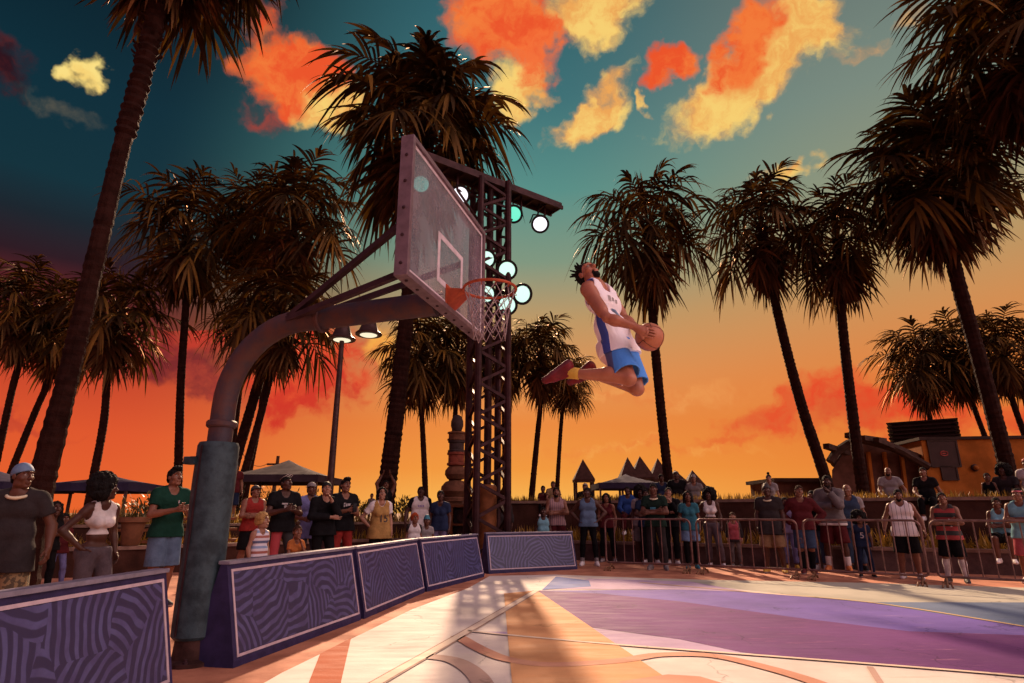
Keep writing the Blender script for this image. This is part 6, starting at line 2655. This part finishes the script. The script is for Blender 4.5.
sh.put(h2[0], h2[1], 0, hm)
for s_ in (-1, 1):
    sh.put(*ball_arr((s_ * .031, -.0755, .014), .0135, 12, 8), 1, hm)
    sh.put(*ball_arr((s_ * .030, -.0840, .014), .0068, 8, 4), 2, hm)
    sh.put(*tube_arrays([(s_ * .014, -.100, .046), (s_ * .030, -.099, .052), (s_ * .050, -.084, .046)], [.004, .0048, .003], 5), 2, hm)


# hands: a palm laid on the ball and five bent fingers that follow its surface
def on_ball(d, lift):
    d = Vector(d).normalized()
    return BALL + d * (BR + lift)


def grip(wrist, dirs_palm, spread_axis, reach, thumb_dir, cw=1):
    """world-space hand: wrist, direction from the ball centre to the palm, finger walk directions"""
    hs = Shell()
    pd = Vector(dirs_palm).normalized()
    rd = Vector(reach)
    rd = (rd - pd * rd.dot(pd)).normalized()
    sd = pd.cross(rd).normalized() * cw
    lo = np.minimum(np.array(wrist), np.array(on_ball(pd, 0))) - .10
    hi = np.maximum(np.array(wrist), np.array(on_ball(pd, 0))) + .10
    ff = Field(lo, hi, .0045)
    knuckles = []
    for k, (off_, fwd) in enumerate(((-1.5, .20), (-.5, .27), (.5, .26), (1.5, .18))):
        dv = pd + sd * (off_ * .165) + rd * (fwd)
        kp = on_ball(dv, .012)
        knuckles.append((kp, dv))
        ff.cap(Vector(wrist) + sd * off_ * .010, kp, .017, .0135, .014)
    ff.cap(wrist, on_ball(pd - rd * .05, .016), .024, .024, .015)
    tb = pd - sd * .42 + rd * .05
    ff.cap(Vector(wrist) - sd * .012, on_ball(tb, .014), .018, .015, .014)
    hs.put(*ff.mesh())
    for (kp, dv), L, r in zip(knuckles, (.60, .70, .66, .50), (.0100, .0105, .0100, .0090)):
        i_ = knuckles.index((kp, dv))
        fan = sd * ((i_ - 1.5) * .16)
        pts, rs = [kp], [r * 1.12]
        for q in (.30, .58, .82, 1.0):
            pts.append(on_ball(dv + (rd + fan) * (L * q * 1.15), .010 - .004 * q))
            rs.append(r * (1.0 - .35 * q))
        hs.put(*tube_arrays(pts, rs, 8))
    pts, rs = [on_ball(tb, .014)], [.0135]
    for q in (.4, .75, 1.0):
        pts.append(on_ball(tb + (Vector(thumb_dir)) * (.62 * q), .012 - .003 * q))
        rs.append(.0125 - .005 * q)
    hs.put(*tube_arrays(pts, rs, 8))
    return np.concatenate(hs.v), hs.f


Pinv = np.array(PI_)
v_, f_ = grip(wrN, (-.55, -.80, .10), None, (1.0, .15, -.28), (.55, -.25, .75))
sh.put(v_, f_, 0, Pinv)
v_, f_ = grip(wrF, (-.35, .92, .0), None, (1.0, .1, -.25), (.5, .25, .8), -1)
sh.put(v_, f_, 0, Pinv)
PMn = PM.copy()
player = link('person', sh.mesh('person', [mat('skin_player', (.40, .14, .08), .36, var=.2, scale=9, bump=.05, bscale=60, spec=.4), M_eye, M_iris], 1.0))
player.matrix_world = PM
tag(player, 'basketball player leaping backwards in the air in a white jersey and blue shorts', 'person')
v, fa = HAIR['locs']
shell_obj('hair', [(v, fa, 0, hm)], [hairm('black')], player)
gt = Field((-.1, -.15, -.16), (.1, .08, .05), .005)
gt.ell((0, -.022, -.040), (.0615, .0695, .0800), 0)
gt.ell((0, -.064, -.099), (.026, .0225, .019), .03)
gt.plane((0, -.06, -.066), (0, .75, .8))
gt.plane((0, .0, 0), (0, 1, 0))
v, fa = gt.mesh()
shell_obj('beard', [(v, fa, 0, hm)], [hairm('black')], player)


def zone_mat(name, base, stripe, back=None, px_=0.08, y0=-.05, y1=.045):
    """cloth with a coloured side panel (|x| large) and optionally another colour behind"""
    m = bpy.data.materials.new(name)
    m.use_nodes = True
    t = NT(m.node_tree)
    out = t.n('ShaderNodeOutputMaterial')
    b = t.n('ShaderNodeBsdfPrincipled')
    co = t.n('ShaderNodeTexCoord').outputs['Object']
    sp = t.n('ShaderNodeSeparateXYZ')
    t.put(sp.inputs[0], co)
    ax_ = t.math('ABSOLUTE', sp.outputs[0])
    c = (*base, 1)
    if back:
        c = t.mix(t.math('GREATER_THAN', sp.outputs[1], y1), c, (*back, 1))
    ins = t.math('MULTIPLY', t.math('GREATER_THAN', sp.outputs[1], y0), t.math('LESS_THAN', sp.outputs[1], y1))
    ins = t.math('MULTIPLY', ins, t.math('GREATER_THAN', ax_, px_))
    c = t.mix(ins, c, (*stripe, 1))
    t.put(b.inputs['Base Color'], c)
    b.inputs['Roughness'].default_value = .75
    b.inputs['Specular IOR Level'].default_value = .25
    bn = t.n('ShaderNodeBump')
    bn.inputs['Strength'].default_value = .5
    bn.inputs['Distance'].default_value = .03
    mp = t.n('ShaderNodeMapping')
    t.put(mp.inputs[0], co)
    mp.inputs['Scale'].default_value = (1, 1, .35)
    t.put(bn.inputs['Height'], t.noise(mp.outputs[0], 16, 3, .5).outputs['Fac'])
    t.put(b.inputs['Normal'], bn.outputs[0])
    t.put(out.inputs[0], b.outputs[0])
    return m


fig.h = 0.0085
M_jersey = zone_mat('white_jersey_blue_side', (.86, .80, .86), (.05, .08, .36), None, .10, -.035, .03)
M_shorts = zone_mat('blue_shorts_panelled', (.07, .27, .80), (.10, .12, .28), (.74, .64, .70), .05, -.03, .035)
jer = shell_obj('jersey', [fig.shirt(0, .90, .017, .006, neck=.072)], [M_jersey], player)
print_on(jer, fig, 1.0, rects((-.075, 1.335, .045, .045), (-.02, 1.335, .03, .03)) + rects((.03, 1.325, .03, .03)), 'lettering', cf('lgrey'))
print_on(jer, fig, 1.0, rects((.0, 1.20, .045, .13), (-.03, 1.25, .03, .03)), 'number', cf('steel'))
v, fa = fig.collar(1.47, .066, .008)
# shorts: loose, flaring legs down to the knee
fs_ = fig.field()
fs_.cap((-.064, .005, .96), (.064, .005, .96), .120, None, .05, 1.1)
fs_.cap((-.050, .0, 1.04), (.050, .0, 1.04), .104, None, .05, 1.15)
for s_ in (-1, 1):
    fs_.ell((s_ * .080, .035, .95), (.098, .085, .115), .08)
fs_.plane((0, 0, 1.02), (0, 0, 1))
for i in (0, 1):
    g_ = fs_.like()
    a, e = fig.hip[i], fig.knee[i]
    d = e - a
    g_.cap(a, a + d * 1.1, .098, .106, .03)
    n_ = d / np.linalg.norm(d)
    g_.plane(a + d * .86, n_)
    # hollow hem
    g_.cap(a + d * .82, a + d * 1.1, .092, .099, cut=True)
    fs_.join(g_, .025)
shell_obj('shorts', [fs_.mesh()], [M_shorts], player)
M_sock = cf('yellow')
for i in (0, 1):
    e, w = fig.knee[i], fig.ank[i]
    d = w - e
    b = MB()
    b.tube([e + d * .80, e + d * .9, e + d * .98, w + d * .03], [.043, .043, .045, .042], 14)
    shell_obj('sock', [(b.v, b.f)], [M_sock ], player)
    toe = Vector((-.80, .05, -.60)) if i == 0 else Vector((-.75, .10, -.66))
    sole = Vector((-.60, -.25, .76)) if i == 0 else Vector((-.66, -.1, .74))
    W3 = PI_.to_3x3()
    Mx = basis(W3 @ (-toe), W3 @ (-sole), w)
    T0 = np.eye(4)
    T0[:3, 3] = (0, -.01, -.078)
    v, fa, mi = SHOE
    shell_obj('shoe', [(v * 0.94, fa, mi, Mx @ T0)], [mat('crimson_shoe', (.17, .012, .02), .45, var=.4, scale=14), mat('crimson_sole', (.12, .02, .03), .6, var=.3)], player)

# ---- ball
m = bpy.data.materials.new('basketball_leather')
m.use_nodes = True
t = NT(m.node_tree)
out = t.n('ShaderNodeOutputMaterial')
b = t.n('ShaderNodeBsdfPrincipled')
co = t.n('ShaderNodeTexCoord').outputs['Object']
t.put(b.inputs['Base Color'], t.mix(t.noise(co, 8, 4).outputs['Fac'], (.46, .15, .07, 1), (.34, .10, .05, 1)))
b.inputs['Roughness'].default_value = .55
bn = t.n('ShaderNodeBump')
bn.inputs['Strength'].default_value = .4
bn.inputs['Distance'].default_value = .003
vo = t.n('ShaderNodeTexVoronoi')
vo.inputs['Scale'].default_value = 160
t.put(vo.inputs['Vector'], co)
t.put(bn.inputs['Height'], vo.outputs['Distance'])
t.put(b.inputs['Normal'], bn.outputs[0])
t.put(out.inputs[0], b.outputs[0])
q = MB()
q.lathe([(max(.0004, BR * math.sin(math.pi * k / 24)), -BR * math.cos(math.pi * k / 24)) for k in range(25)], 40)
ball = q.build('basketball', m, smooth=True)
ball.location = BALL
ball.rotation_euler = (R(62), R(18), R(25))
tag(ball, 'orange basketball gripped in the hands of the leaping player', 'basketball')
q = MB()
r_ = BR * .9985
for k in range(2):
    q.tube([(r_ * math.cos(a), r_ * math.sin(a), 0) if k == 0 else (r_ * math.cos(a), 0, r_ * math.sin(a)) for a in np.linspace(0, 2 * math.pi, 48, endpoint=False)], .0026, 6, closed=True)
for s_ in (-1, 1):
    pts = []
    for a in np.linspace(0, 2 * math.pi, 48, endpoint=False):
        p_ = Vector((s_ * (.62 + .10 * math.cos(2 * a)), .8 * math.cos(a), .8 * math.sin(a))).normalized() * r_
        pts.append(p_)
    q.tube(pts, .0026, 6, closed=True)
q.build('seam', mat('ball_seam', (.02, .012, .01), .6), ball, smooth=True)
